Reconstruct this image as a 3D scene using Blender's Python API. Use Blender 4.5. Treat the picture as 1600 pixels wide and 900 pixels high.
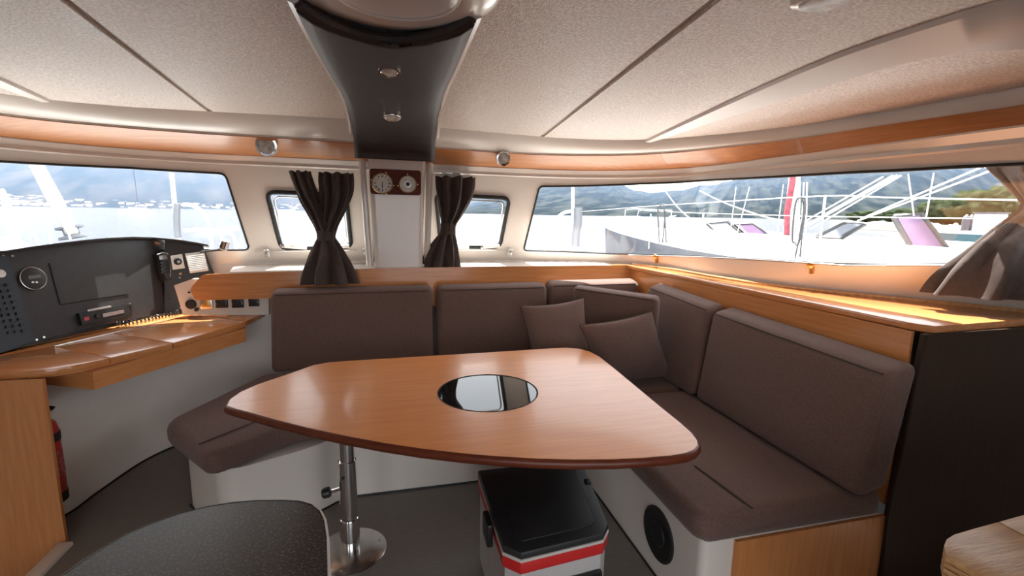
import bpy, bmesh, math, random
from mathutils import Vector, Matrix, noise
from mathutils.geometry import delaunay_2d_cdt
from mathutils.bvhtree import BVHTree
random.seed(7)
for o in list(bpy.data.objects): bpy.data.objects.remove(o)
SC = bpy.context.scene; COL = SC.collection
PI = math.pi

# ------------------------------------------------------------------ camera
F, YAW, H = 745.0, math.radians(14.1), 1.45
_up = Vector((.0155, 1, 117/F)).normalized()
_fw = Vector((0, 0, -1)); _fw = (_fw - _fw.dot(_up)*_up).normalized()
_rt = _fw.cross(_up)
_c, _s = math.cos(YAW), math.sin(YAW)
R = Matrix((_c*_rt + _s*_fw, -_s*_rt + _c*_fw, _up))
EYE = Vector((0, 0, H))
cd = bpy.data.cameras.new('camera'); cam = bpy.data.objects.new('camera', cd); COL.objects.link(cam)
cd.sensor_width = 36; cd.lens = 36*F/1600; cd.clip_start = .02; cd.clip_end = 20000
cam.matrix_world = Matrix.Translation(EYE) @ R.to_4x4()
SC.camera = cam
# ------------------------------------------------------------------ sky, sun, exposure
w = bpy.data.worlds.new('sky'); SC.world = w; w.use_nodes = True
nt = w.node_tree; bg = nt.nodes['Background']
bg.inputs[0].default_value = (.93, .96, 1.0, 1); bg.inputs[1].default_value = 2.6
sl = bpy.data.lights.new('sun_offscreen', 'SUN'); sl.energy = 15; sl.angle = .01; sl.color = (1, .95, .88)
so = bpy.data.objects.new('sun_offscreen', sl); COL.objects.link(so)
_az, _el = math.radians(12), math.radians(73)
_sd = Vector((math.sin(_az)*math.cos(_el), math.cos(_az)*math.cos(_el), math.sin(_el)))
so.rotation_euler = _sd.to_track_quat('Z', 'Y').to_euler()
SC.view_settings.view_transform = 'Standard'; SC.view_settings.look = 'None'
SC.view_settings.gamma = 1; SC.view_settings.use_curve_mapping = False
SC.view_settings.exposure = 0.65

# ------------------------------------------------------------------ pixel of the photograph -> point on a plane of the cabin
def ray(u, v): return R @ Vector(((u-800)/F, (450-v)/F, -1))
def P(u, v, z=None, y=None, x=None):
    d = ray(u, v)
    t = (z-H)/d.z if z is not None else y/d.y if y is not None else x/d.x
    return EYE + d*t
def PP(u, v, p0, n):
    d = ray(u, v); return EYE + d*((p0-EYE).dot(n)/d.dot(n))

# ------------------------------------------------------------------ materials
def mat(name, col, rough=.5, metal=0, col2=None, nscale=8, stretch=(1,1,1), bump=0, bscale=60, coat=0, spec=.5, lo=.35, hi=.65, sheen=0, emis=0, depth=None):
    m = bpy.data.materials.new(name); m.use_nodes = True; t = m.node_tree; b = t.nodes['Principled BSDF']
    b.inputs['Base Color'].default_value = (*col, 1); b.inputs['Roughness'].default_value = rough
    b.inputs['Metallic'].default_value = metal; b.inputs['Specular IOR Level'].default_value = spec
    if coat: b.inputs['Coat Weight'].default_value = coat; b.inputs['Coat Roughness'].default_value = .08
    if sheen: b.inputs['Sheen Weight'].default_value = sheen; b.inputs['Sheen Roughness'].default_value = .5
    if emis: b.inputs['Emission Color'].default_value = (*col, 1); b.inputs['Emission Strength'].default_value = emis
    tc = t.nodes.new('ShaderNodeTexCoord'); mp = t.nodes.new('ShaderNodeMapping'); mp.inputs['Scale'].default_value = stretch
    t.links.new(tc.outputs['Object'], mp.inputs[0])
    if depth is not None: mp.vector_type = 'TEXTURE'; mp.inputs['Rotation'].default_value = (0, 0, depth); mp.inputs['Scale'].default_value = (1, 6, 4)
    if col2:
        n = t.nodes.new('ShaderNodeTexNoise'); n.inputs['Scale'].default_value = nscale; n.inputs['Detail'].default_value = 6
        r = t.nodes.new('ShaderNodeValToRGB'); r.color_ramp.elements[0].position = lo; r.color_ramp.elements[1].position = hi
        r.color_ramp.elements[0].color = (*col, 1); r.color_ramp.elements[1].color = (*col2, 1)
        t.links.new(mp.outputs[0], n.inputs['Vector']); t.links.new(n.outputs['Fac'], r.inputs[0]); t.links.new(r.outputs[0], b.inputs['Base Color'])
    if bump:
        n = t.nodes.new('ShaderNodeTexNoise'); n.inputs['Scale'].default_value = bscale; n.inputs['Detail'].default_value = 3
        t.links.new(mp.outputs[0], n.inputs['Vector'])
        bp = t.nodes.new('ShaderNodeBump'); bp.inputs['Strength'].default_value = bump; bp.inputs['Distance'].default_value = .01
        t.links.new(n.outputs['Fac'], bp.inputs['Height']); t.links.new(bp.outputs[0], b.inputs['Normal'])
    return m
M = {}
M['gel'] = mat('white_gelcoat', (.72, .66, .60), .22, col2=(.76, .70, .64), nscale=3, coat=.3)
M['gelmatte'] = mat('white_gelcoat_matte', (.72, .66, .60), .4, col2=(.76, .70, .64), nscale=3)
M['liner'] = mat('headliner_vinyl', (.62, .52, .45), .42, col2=(.86, .76, .68), nscale=120, bump=.35, bscale=200, lo=.38, hi=.62)
M['seam'] = mat('headliner_seam', (.55, .47, .41), .4)
M['cove'] = mat('cove_gelcoat', (.72, .66, .60), .35, col2=(.76, .70, .64), nscale=3)
def wood(name, c1, c2, st, rough=.22, coat=.5): return mat(name, c1, rough, col2=c2, nscale=7, stretch=st, coat=coat, lo=.3, hi=.72)
M['wood_x'] = wood('cherry_veneer_along', (.54, .205, .065), (.66, .285, .10), (.5, 9, 9))
M['wood_y'] = wood('cherry_veneer_across', (.54, .205, .065), (.66, .285, .10), (9, .5, 9))
M['wood_z'] = wood('cherry_veneer_upright', (.54, .205, .065), (.66, .285, .10), (9, 9, .6), .4, .08)
M['table'] = wood('table_veneer', (.76, .29, .09), (.86, .36, .12), (.7, 12, 9), .3, .15)
M['valance'] = wood('pale_cherry_veneer', (.54, .205, .065), (.66, .285, .10), (.5, 9, 9), .45, .3)
M['valance'].node_tree.nodes['Principled BSDF'].inputs['Coat IOR'].default_value = 1.4
M['valance'].node_tree.nodes['Principled BSDF'].inputs['Coat Roughness'].default_value = .22
M['valance_y'] = wood('pale_cherry_veneer_aft', (.54, .205, .065), (.66, .285, .10), (2, 1.2, 16), .4, .3)
M['wood_h'] = wood('cherry_veneer_level_grain', (.54, .205, .065), (.66, .285, .10), (1.2, 1.2, 16), .35, .15)
M['band'] = mat('table_edge_band', (.12, .024, .010), .35, col2=(.15, .034, .014), nscale=12, spec=.35)
M['brown'] = mat('dark_brown_laminate', (.035, .020, .012), .5, col2=(.042, .024, .015), nscale=5, stretch=(9, 9, .6), spec=.25)
M['oak'] = mat('oiled_butcher_block', (.42, .22, .085), .4, col2=(.56, .33, .15), nscale=9, stretch=(1, 8, 8), bump=.1, bscale=30)
M['oak2'] = mat('butcher_block_glue_line', (.16, .075, .03), .6)
M['fabric'] = mat('taupe_fabric', (.135, .082, .066), .9, col2=(.17, .105, .086), nscale=140, bump=.25, bscale=420, spec=.2, sheen=.15)
M['fabric2'] = mat('taupe_fabric_pillow', (.145, .086, .070), .9, col2=(.175, .11, .09), nscale=140, bump=.25, bscale=420, spec=.2, sheen=.15)
M['piping'] = mat('seam_piping', (.075, .05, .042), .9)
M['curtain'] = mat('curtain_cloth', (.055, .037, .03), .75, col2=(.07, .048, .04), nscale=60, spec=.3, sheen=.1)
M['floor'] = mat('grey_teak_floor', (.17, .145, .125), .5, col2=(.22, .19, .165), nscale=30, stretch=(.6, 12, 1), bump=.1, bscale=40)
M['black'] = mat('black_plastic', (.012, .012, .013), .4, col2=(.016, .016, .017), nscale=20)
M['dash'] = mat('charcoal_dash', (.022, .022, .023), .5, col2=(.027, .027, .028), nscale=30, bump=.05, bscale=300)
M['navy'] = mat('navy_switch_panel', (.018, .028, .045), .45, col2=(.022, .033, .052), nscale=10)
M['rubber'] = mat('black_rubber', (.01, .01, .01), .6, col2=(.013, .013, .013), nscale=20)
M['chrome'] = mat('polished_steel', (.75, .74, .72), .08, 1, col2=(.8, .79, .77), nscale=4)
M['steel'] = mat('brushed_steel', (.6, .59, .57), .25, 1, col2=(.66, .65, .63), nscale=30)
M['brass'] = mat('brass', (.6, .36, .12), .3, 1, col2=(.66, .4, .15), nscale=20)
M['white'] = mat('white_plastic', (.75, .73, .69), .4, col2=(.78, .76, .72), nscale=20)
M['lens'] = mat('frosted_lens', (.42, .40, .37), .35, col2=(.8, .77, .7), nscale=40)
M['mastcover'] = mat('mocha_leatherette', (.034, .025, .023), .5, col2=(.04, .03, .027), nscale=60, spec=.35, bump=.1, bscale=400)
M['plaque'] = mat('mahogany_plaque', (.10, .022, .012), .5, col2=(.13, .03, .016), nscale=10, stretch=(1, 8, 8), spec=.2)
M['bronze'] = mat('dull_bronze', (.22, .15, .08), .4, 1, col2=(.26, .18, .1), nscale=20)
M['dial'] = mat('dial_paper', (.62, .60, .55), .5, col2=(.65, .63, .58), nscale=30)
M['ink'] = mat('dial_ink', (.03, .028, .026), .5)
M['red'] = mat('red_enamel', (.42, .02, .015), .3, col2=(.46, .025, .02), nscale=10)
M['coolred'] = mat('red_plastic', (.55, .02, .02), .4, col2=(.6, .025, .025), nscale=10)
M['coolgrey'] = mat('pale_grey_plastic', (.45, .44, .43), .5, col2=(.48, .47, .46), nscale=10)
M['cooldark'] = mat('charcoal_plastic', (.02, .021, .022), .5, col2=(.026, .027, .028), nscale=10)
M['lcd'] = mat('grey_lcd', (.16, .17, .16), .25, col2=(.18, .19, .18), nscale=10)
M['pinkled'] = mat('red_key', (.6, .08, .09), .4)
M['speckle'] = mat('speckled_stone', (.045, .036, .030), .42, col2=(.20, .17, .145), nscale=230, lo=.52, hi=.74, spec=.2)
M['trimwhite'] = mat('pale_edge_trim', (.6, .57, .53), .35)
M['darkglass'] = mat('dark_glass', (.012, .012, .012), .03, spec=.35)
M['deck'] = mat('sunlit_deck', (.75, .74, .72), .5, col2=(.79, .78, .76), nscale=4)
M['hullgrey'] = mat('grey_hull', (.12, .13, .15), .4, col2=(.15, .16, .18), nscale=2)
M['sail'] = mat('furled_sail', (.52, .50, .44), .7, col2=(.6, .58, .52), nscale=12, stretch=(1, 1, 3))
M['redsail'] = mat('red_sailcloth', (.22, .03, .05), .7, col2=(.28, .06, .08), nscale=10)
M['ndeck'] = mat('pale_grey_deck', (.58, .58, .58), .6, col2=(.64, .64, .64), nscale=2)
M['rope'] = mat('white_rope', (.5, .49, .48), .7, col2=(.42, .41, .4), nscale=60)
M['darkrope'] = mat('dark_rope', (.05, .05, .055), .8, col2=(.08, .08, .085), nscale=60)
M['tint'] = mat('violet_hatch_acrylic', (.11, .06, .12), .3, col2=(.13, .075, .14), nscale=3)
M['tank'] = mat('blue_grey_tank', (.06, .075, .10), .5, col2=(.075, .09, .12), nscale=3)
M['teal'] = mat('teal_hull', (.05, .12, .14), .4, col2=(.06, .14, .16), nscale=1)
M['house'] = mat('pale_render', (.42, .37, .34), .8, col2=(.5, .44, .4), nscale=.05)
M['hill'] = mat('wooded_hill', (.008, .012, .012), .9, col2=(.032, .036, .032), nscale=.035, depth=-.7, lo=.42, hi=.6, spec=0)
M['hillfar'] = mat('far_mountain', (.012, .017, .018), .9, col2=(.045, .042, .04), nscale=.011, depth=.3, lo=.4, hi=.66, spec=0)
M['leaf'] = mat('shore_trees', (.018, .026, .014), .9, spec=0, col2=(.04, .05, .028), nscale=.3)
def glass(name, tint):
    m = bpy.data.materials.new(name); m.use_nodes = True; t = m.node_tree
    for n in list(t.nodes): t.nodes.remove(n)
    o = t.nodes.new('ShaderNodeOutputMaterial'); mx = t.nodes.new('ShaderNodeMixShader'); tr = t.nodes.new('ShaderNodeBsdfTransparent'); gl = t.nodes.new('ShaderNodeBsdfGlossy'); lw = t.nodes.new('ShaderNodeLayerWeight'); pw = t.nodes.new('ShaderNodeMath'); fr = t.nodes.new('ShaderNodeMath')
    tr.inputs[0].default_value = (*tint, 1); gl.inputs['Roughness'].default_value = .01; 
    pw.operation = 'POWER'; pw.inputs[1].default_value = 5; fr.operation = 'MULTIPLY_ADD'; fr.inputs[1].default_value = .85; fr.inputs[2].default_value = .05   # Schlick, the same from both sides of the pane
    t.links.new(lw.outputs['Facing'], pw.inputs[0]); t.links.new(pw.outputs[0], fr.inputs[0])
    t.links.new(fr.outputs[0], mx.inputs[0]); t.links.new(tr.outputs[0], mx.inputs[1]); t.links.new(gl.outputs[0], mx.inputs[2]); t.links.new(mx.outputs[0], o.inputs[0])
    return m
M['glass'] = glass('window_acrylic', (.93, .95, .96))
# water: procedural waves
ms = mat('sea_water', (.024, .028, .04), .12, spec=.085); M['sea'] = ms
t = ms.node_tree; b = t.nodes['Principled BSDF']; tc = t.nodes.new('ShaderNodeTexCoord')
n1 = t.nodes.new('ShaderNodeTexNoise'); n1.inputs['Scale'].default_value = 1.3; n1.inputs['Detail'].default_value = 5
bp = t.nodes.new('ShaderNodeBump'); bp.inputs['Strength'].default_value = .9; bp.inputs['Distance'].default_value = .25
t.links.new(tc.outputs['Object'], n1.inputs['Vector']); t.links.new(n1.outputs['Fac'], bp.inputs['Height']); t.links.new(bp.outputs[0], b.inputs['Normal'])

# ------------------------------------------------------------------ mesh helpers
class MB:
    def __init__(s): s.v = []; s.f = []
    def add(s, v, f):
        k = len(s.v); s.v += [tuple(q) for q in v]; s.f += [[i+k for i in q] for q in f]; return s
    def box(s, c, d, rot=None, bev=0):
        bm = bmesh.new(); bmesh.ops.create_cube(bm, size=1); bmesh.ops.scale(bm, vec=d, verts=bm.verts)
        if bev: bmesh.ops.bevel(bm, geom=bm.edges[:], offset=bev, segments=3, affect='EDGES', profile=.5)
        m = Matrix.Translation(c) @ (rot.to_4x4() if rot else Matrix.Identity(4))
        bm.verts.index_update(); s.add([m @ q.co for q in bm.verts], [[q.index for q in f.verts] for f in bm.faces]); bm.free(); return s
    def tube(s, path, r, n=10, closed=False, caps=True):
        path = [Vector(p) for p in path]; N = len(path); rr = r if isinstance(r, (list, tuple)) else [r]*N
        rings = []; prev = None
        for i, p in enumerate(path):
            a = path[(i-1) % N] if (closed or i > 0) else p; c = path[(i+1) % N] if (closed or i < N-1) else p
            tg = (c-a).normalized() if (c-a).length > 1e-9 else Vector((0, 0, 1))
            if prev is None:
                nx = tg.orthogonal().normalized()
            else:
                nx = prev - tg*prev.dot(tg); nx = nx.normalized() if nx.length > 1e-6 else tg.orthogonal().normalized()
            prev = nx; ny = tg.cross(nx)
            rings.append([p + rr[i]*(nx*math.cos(2*PI*k/n) + ny*math.sin(2*PI*k/n)) for k in range(n)])
        v = [q for g in rings for q in g]; f = []
        for i in range(N if closed else N-1):
            j = (i+1) % N
            for k in range(n): f.append([i*n+k, i*n+(k+1) % n, j*n+(k+1) % n, j*n+k])
        if caps and not closed: f.append(list(range(n))[::-1]); f.append([(N-1)*n+k for k in range(n)])
        return s.add(v, f)
    def lathe(s, prof, c=(0, 0, 0), axis=(0, 0, 1), n=32):
        # prof: list of (radius, height)
        q = Vector((0, 0, 1)).rotation_difference(Vector(axis).normalized()).to_matrix(); v = []; f = []
        for r, h in prof:
            for k in range(n): v.append(Vector(c) + q @ Vector((r*math.cos(2*PI*k/n), r*math.sin(2*PI*k/n), h)))
        for i in range(len(prof)-1):
            for k in range(n): f.append([i*n+k, i*n+(k+1) % n, (i+1)*n+(k+1) % n, (i+1)*n+k])
        f.append(list(range(n))[::-1]); f.append([(len(prof)-1)*n+k for k in range(n)])
        return s.add(v, f)
    def prism(s, pts, z0, z1, fz=None, bev=0):
        n = len(pts)
        if area(pts) < 0: pts = pts[::-1]
        rows = [(0, z0), (0, z1)] if not bev else [(bev, z0), (bev*.3, z0+bev*.3), (0, z0+bev), (0, z1-bev), (bev*.3, z1-bev*.3), (bev, z1)]
        v = []; f = []
        for ins, z in rows:
            for p in offset(pts, ins) if ins else pts: v.append((p[0], p[1], z + (fz(p[0], p[1]) if fz else 0)))
        for i in range(len(rows)-1):
            for k in range(n): f.append([i*n+k, i*n+(k+1) % n, (i+1)*n+(k+1) % n, (i+1)*n+k])
        f.append(list(range(n))[::-1]); f.append([(len(rows)-1)*n+k for k in range(n)])
        return s.add(v, f)
    def slab(s, pts, nrm, d, bev=0):
        # planar 3-D outline extruded along nrm by d
        pts = [Vector(p) for p in pts]; nrm = Vector(nrm).normalized(); n = len(pts)
        v = pts + [p+nrm*d for p in pts]; f = [list(range(n)), [n+k for k in range(n)][::-1]]
        for k in range(n): f.append([k, n+k, n+(k+1) % n, (k+1) % n])
        return s.add(v, f)
    def build(s, name, m, parent=None, smooth=True, ang=35):
        me = bpy.data.meshes.new(name); me.from_pydata(s.v, [], s.f); me.update()
        bm = bmesh.new(); bm.from_mesh(me); bmesh.ops.recalc_face_normals(bm, faces=bm.faces[:]); bm.to_mesh(me); bm.free()
        o = bpy.data.objects.new(name, me); COL.objects.link(o)
        me.materials.append(M[m] if isinstance(m, str) else m)
        if smooth:
            me.polygons.foreach_set('use_smooth', [True]*len(me.polygons)); me.set_sharp_from_angle(angle=math.radians(ang))
        if parent: o.parent = parent; o.matrix_parent_inverse = Matrix.Translation(-parent.location)
        return o
def area(p): return sum(p[i][0]*p[(i+1) % len(p)][1]-p[(i+1) % len(p)][0]*p[i][1] for i in range(len(p)))/2
def offset(pts, d):
    n = len(pts); out = []
    for i in range(n):
        a, b, c = Vector(pts[i-1][:2]), Vector(pts[i][:2]), Vector(pts[(i+1) % n][:2])
        e1 = (b-a).normalized() if (b-a).length > 1e-9 else Vector((1, 0)); e2 = (c-b).normalized() if (c-b).length > 1e-9 else e1
        m = Vector((-e1.y, e1.x)) + Vector((-e2.y, e2.x)); m = m/max(m.length_squared*.5, .3)
        out.append(tuple(b + m*d))
    return out
def fillet(pts, r, n=6):
    out = []; N = len(pts)
    for i in range(N):
        a, b, c = Vector(pts[i-1][:2]), Vector(pts[i][:2]), Vector(pts[(i+1) % N][:2]); ri = r[i] if isinstance(r, (list, tuple)) else r
        if ri <= 0: out.append(tuple(b)); continue
        da, dc = (a-b), (c-b); ri = min(ri, da.length*.48, dc.length*.48); p0 = b+da.normalized()*ri; p2 = b+dc.normalized()*ri
        for k in range(n+1):
            t = k/n; out.append(tuple((1-t)**2*p0 + 2*t*(1-t)*b + t*t*p2))
    return out
def catmull(pts, per=8):
    pts = [Vector(p) for p in pts]; out = []
    for i in range(len(pts)-1):
        p0 = pts[max(i-1, 0)]; p1 = pts[i]; p2 = pts[i+1]; p3 = pts[min(i+2, len(pts)-1)]
        for k in range(per):
            t = k/per; out.append(.5*((2*p1)+(-p0+p2)*t+(2*p0-5*p1+4*p2-p3)*t*t+(-p0+3*p1-3*p2+p3)*t**3))
    out.append(pts[-1]); return out
def inside(p, poly):
    x, y = p; c = False; n = len(poly); j = n-1
    for i in range(n):
        xi, yi = poly[i][:2]; xj, yj = poly[j][:2]
        if (yi > y) != (yj > y) and x < (xj-xi)*(y-yi)/(yj-yi)+xi: c = not c
        j = i
    return c
def dens(poly, step, closed=True):
    out = []; n = len(poly)
    for i in range(n if closed else n-1):
        a = Vector(poly[i][:2]); b = Vector(poly[(i+1) % n][:2]); k = max(1, int((b-a).length/step))
        for j in range(k): out.append(tuple(a.lerp(b, j/k)))
    return out
def sheet(outer, holes, fn, step):
    """flat region with holes, triangulated and mapped through fn(s, t) -> 3-D point"""
    outer = dens(outer, step); holes = [dens(h, step) for h in holes]; vs = []; es = []
    for lp in [outer]+holes:
        k = len(vs); vs += [Vector(p) for p in lp]; es += [(k+i, k+(i+1) % len(lp)) for i in range(len(lp))]
    x0, x1 = min(p[0] for p in outer), max(p[0] for p in outer); y0, y1 = min(p[1] for p in outer), max(p[1] for p in outer)
    x = x0+step/2
    while x < x1:
        y = y0+step/2
        while y < y1:
            if inside((x, y), outer) and not any(inside((x, y), h) for h in holes): vs.append(Vector((x, y)))
            y += step
        x += step
    V, E_, Fc, *_ = delaunay_2d_cdt(vs, es, [], 0, 1e-6)
    fs = []
    for f in Fc:
        c = sum((V[i] for i in f), Vector((0, 0)))/len(f)
        if inside(c, outer) and not any(inside(c, h) for h in holes): fs.append(list(f))
    return [fn(p.x, p.y) for p in V], fs
def solidify(o, th, off=-1):
    m = o.modifiers.new('thickness', 'SOLIDIFY'); m.thickness = th; m.offset = off; return o
def thing(name, label, cat, loc=(0, 0, 0), group=None):
    o = bpy.data.objects.new(name, None); COL.objects.link(o); o.location = loc; o.empty_display_size = .1
    return tag(o, label, cat, group)
def tag(o, label=None, cat=None, group=None, kind=None):
    if label: o['label'] = label
    if cat: o['category'] = cat
    if group: o['group'] = group
    if kind: o['kind'] = kind
    return o
def struct(o, label=None): o['kind'] = 'structure'; 
def softbox_quad(bl, br, tr, tl, th, r=.03, bulge=.012, n=14, back=None):
    """upholstered slab between four front corners, thickness th behind the front face, rounded edges of radius r"""
    bl, br, tr, tl = map(Vector, (bl, br, tr, tl)); W = ((br-bl).length+(tr-tl).length)/2; Hh = ((tl-bl).length+(tr-br).length)/2
    nrm = ((br-bl).cross(tl-bl)).normalized()
    if nrm.dot(EYE-bl) < 0: nrm = -nrm
    hx, hy, hz = W/2, Hh/2, th/2
    def cuts(h):
        return sorted(set([-h, -h+r*.15, -h+r*.4, -h+r*.7, -h+r] + [(-h+r)+(2*h-2*r)*k/n for k in range(1, n)] + [h-r, h-r*.7, h-r*.4, h-r*.15, h]))
    X, Y, Z = cuts(hx), cuts(hy), sorted(set([-hz, -hz+r*.3, -hz+r*.65, -hz+r, 0, hz-r, hz-r*.65, hz-r*.3, hz])) if hz > r else [-hz, -hz*.7, -hz*.3, 0, hz*.3, hz*.7, hz]
    rz = min(r, hz*.98); idx = {}; vs = []; fs = []
    def vert(x, y, z):
        key = (round(x, 5), round(y, 5), round(z, 5))
        if key in idx: return idx[key]
        cx = max(-hx+r, min(hx-r, x)); cy = max(-hy+r, min(hy-r, y)); cz = max(-hz+rz, min(hz-rz, z))
        d = Vector((x-cx, y-cy, z-cz)); q = Vector((cx, cy, cz)) + (d.normalized()*r if d.length > 1e-9 else d)
        if abs(d.x) < 1e-9 and abs(d.y) < 1e-9 and d.length > 1e-9: q = Vector((cx, cy, z))
        a, b = q.x/(2*hx)+.5, q.y/(2*hy)+.5; bu = bulge*(1-(2*a-1)**2)*(1-(2*b-1)**2)*(1 if z > 0 else 0)*(z/hz)
        p = (bl*(1-a)+br*a)*(1-b) + (tl*(1-a)+tr*a)*b
        if back is not None: p = p + Vector(back)*((hz-q.z)/th) + nrm*bu
        else: p = p + nrm*(q.z-hz+bu)
        idx[key] = len(vs); vs.append(p); return idx[key]
    def face(A, B, g):
        for i in range(len(A)-1):
            for j in range(len(B)-1): fs.append([vert(*g(A[i], B[j])), vert(*g(A[i+1], B[j])), vert(*g(A[i+1], B[j+1])), vert(*g(A[i], B[j+1]))])
    for z in (-hz, hz): face(X, Y, lambda a, b: (a, b, z))
    for y in (-hy, hy): face(X, Z, lambda a, b: (a, y, b))
    for x in (-hx, hx): face(Y, Z, lambda a, b: (x, a, b))
    return MB().add(vs, fs)
def pillow(bl, br, tr, tl, T, n=18):
    bl, br, tr, tl = map(Vector, (bl, br, tr, tl)); nrm = ((br-bl).cross(tl-bl)).normalized(); vs = []; fs = []
    def pt(a, b, s):
        x = a*(1-.075*(1-b*b)**1.0*abs(a)); y = b*(1-.075*(1-a*a)*abs(b)); u, v = x/2+.5, y/2+.5
        p = (bl*(1-u)+br*u)*(1-v)+(tl*(1-u)+tr*u)*v
        h = T*(max(0, (1-a*a)*(1-b*b)))**.42
        wr = .006*noise.noise(Vector((a*3, b*3, s*5)))*(1-a*a)*(1-b*b)*2
        return p + nrm*s*(h/2+wr)
    for s in (1, -1):
        k = len(vs)
        for i in range(n+1):
            for j in range(n+1): vs.append(pt(math.sin(PI/2*(2*i/n-1)), math.sin(PI/2*(2*j/n-1)), s))
        for i in range(n):
            for j in range(n): fs.append([k+i*(n+1)+j, k+(i+1)*(n+1)+j, k+(i+1)*(n+1)+j+1, k+i*(n+1)+j+1])
    m = MB().add(vs, fs); 
    edge = [pt(math.sin(PI/2*(2*i/n-1)), -1, 1) for i in range(n)] + [pt(1, math.sin(PI/2*(2*i/n-1)), 1) for i in range(n)] + [pt(-math.sin(PI/2*(2*i/n-1)), 1, 1) for i in range(n)] + [pt(-1, -math.sin(PI/2*(2*i/n-1)), 1) for i in range(n)]
    return m, edge
def circle(c, r, ax, n=32):
    q = Vector((0, 0, 1)).rotation_difference(Vector(ax).normalized()).to_matrix()
    return [Vector(c)+q @ Vector((r*math.cos(2*PI*k/n), r*math.sin(2*PI*k/n), 0)) for k in range(n)]
















# ================================================================== STRUCTURE
LEDGE = 1.07
def zc(x, y=0): return 1.95 - .01*x*x - .0095*x
S_ = [(-2.8,-1.3),(-2.78,1.0),(-2.65,2.0),(-2.4,2.8),(-2.0,3.3),(-1.6,3.57),(-1.1,3.71),(-.55,3.77),(0,3.78),(.5,3.77),(1.1,3.71),(1.64,3.52),(1.91,3.06),(1.97,2.6),(2.06,2.2),(2.2,1.92),(2.4,1.64),(2.58,1.4),(2.75,1.1),(2.8,.6),(2.8,-1.3)]
W0_ = [(-2.25,-1.3),(-2.2,1.0),(-2.15,1.9),(-2.05,2.55),(-1.87,2.95),(-1.6,3.17),(-1.2,3.3),(-.6,3.31),(0,3.30),(.4,3.29),(1.09,3.27),(1.5,3.1),(1.78,2.8),(1.88,2.4),(1.92,2.0),(1.93,1.65),(1.94,1.4),(1.95,1.13),(1.95,.8),(1.95,.4),(2.0,-1.3)]
W1_ = [(-2.2,-1.3),(-2.15,1.0),(-2.1,1.9),(-2.0,2.45),(-1.79,2.88),(-1.45,3.04),(-1.06,3.11),(-.6,3.12),(0,3.14),(.4,3.17),(.95,3.19),(1.4,3.03),(1.68,2.75),(1.84,2.4),(1.95,2.05),(2.0,1.7),(2.04,1.45),(2.08,1.2),(2.09,.85),(2.1,.4),(2.1,-1.3)]
C_ = [(-2.0,-1.3),(-1.97,1.0),(-1.93,1.7),(-1.85,2.35),(-1.66,2.72),(-1.35,2.88),(-1.0,2.92),(-.6,2.92),(-.2,2.92),(.26,2.98),(.85,3.02),(1.25,2.95),(1.55,2.77),(1.75,2.48),(1.92,2.1),(2.0,1.7),(2.03,1.45),(2.05,1.2),(2.06,.85),(2.07,.4),(2.08,-1.3)]
PER = 8
Sc = [Vector((p.x, p.y, LEDGE)) for p in catmull(S_, PER)]
W0 = [Vector((p.x*1.025, p.y*1.025, 1.775-.0095*p.x)) for p in catmull(W0_, PER)]
W1 = [Vector((p.x, p.y, 1.862-.0105*p.x)) for p in catmull(W1_, PER)]
Cc = [Vector((p.x, p.y, zc(p.x))) for p in catmull(C_, PER)]
ARC = [0.0]
for i in range(1, len(Sc)): ARC.append(ARC[-1] + (Sc[i]-Sc[i-1]).length)
LS = ARC[-1]
def lerp_arc(cv, s):
    s = max(0, min(LS-1e-6, s)); lo, hi = 0, len(ARC)-1
    while hi-lo > 1:
        m = (lo+hi)//2
        if ARC[m] <= s: lo = m
        else: hi = m
    return cv[lo].lerp(cv[hi], (s-ARC[lo])/(ARC[hi]-ARC[lo]))
TH = .7
def wallpt(s, t): return lerp_arc(Sc, s).lerp(lerp_arc(W0, s), t/TH)
_v = []; _f = []; NR = 10
for i in range(len(Sc)):
    for j in range(NR+1): _v.append(Sc[i].lerp(W0[i], j/NR))
for i in range(len(Sc)-1):
    for j in range(NR): a = i*(NR+1)+j; _f.append([a, a+NR+1, a+NR+2, a+1])
BV = BVHTree.FromPolygons(_v, _f)
def wallhit(u, v):
    d = ray(u, v).normalized(); p, n, i, _ = BV.ray_cast(EYE, d)
    if p is None: raise Exception('no wall at %s %s' % (u, v))
    return p
def wall_st(u, v):
    p = wallhit(u, v); best = None
    for k in range(401):
        s = LS*k/400; q = wallpt(s, 0); r = wallpt(s, TH); t = (p.z-q.z)/(r.z-q.z); e = (q.lerp(r, t)-p).length
        if best is None or e < best[0]: best = (e, s)
    lo, hi = best[1]-LS/400, best[1]+LS/400
    def er(s):
        q = wallpt(s, 0); r = wallpt(s, TH); t = (p.z-q.z)/(r.z-q.z); return (q.lerp(r, t)-p).length, t
    for _ in range(40):
        a, b_ = lo+(hi-lo)/3, hi-(hi-lo)/3
        if er(a)[0] < er(b_)[0]: hi = b_
        else: lo = a
    s = (lo+hi)/2; return (s, er(s)[1]*TH)
def wall_n(s, t):
    a = wallpt(s+.01, t)-wallpt(s-.01, t); b_ = wallpt(s, t+.01)-wallpt(s, t-.01); n = a.cross(b_).normalized()
    return n if n.dot(EYE-wallpt(s, t)) > 0 else -n
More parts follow.
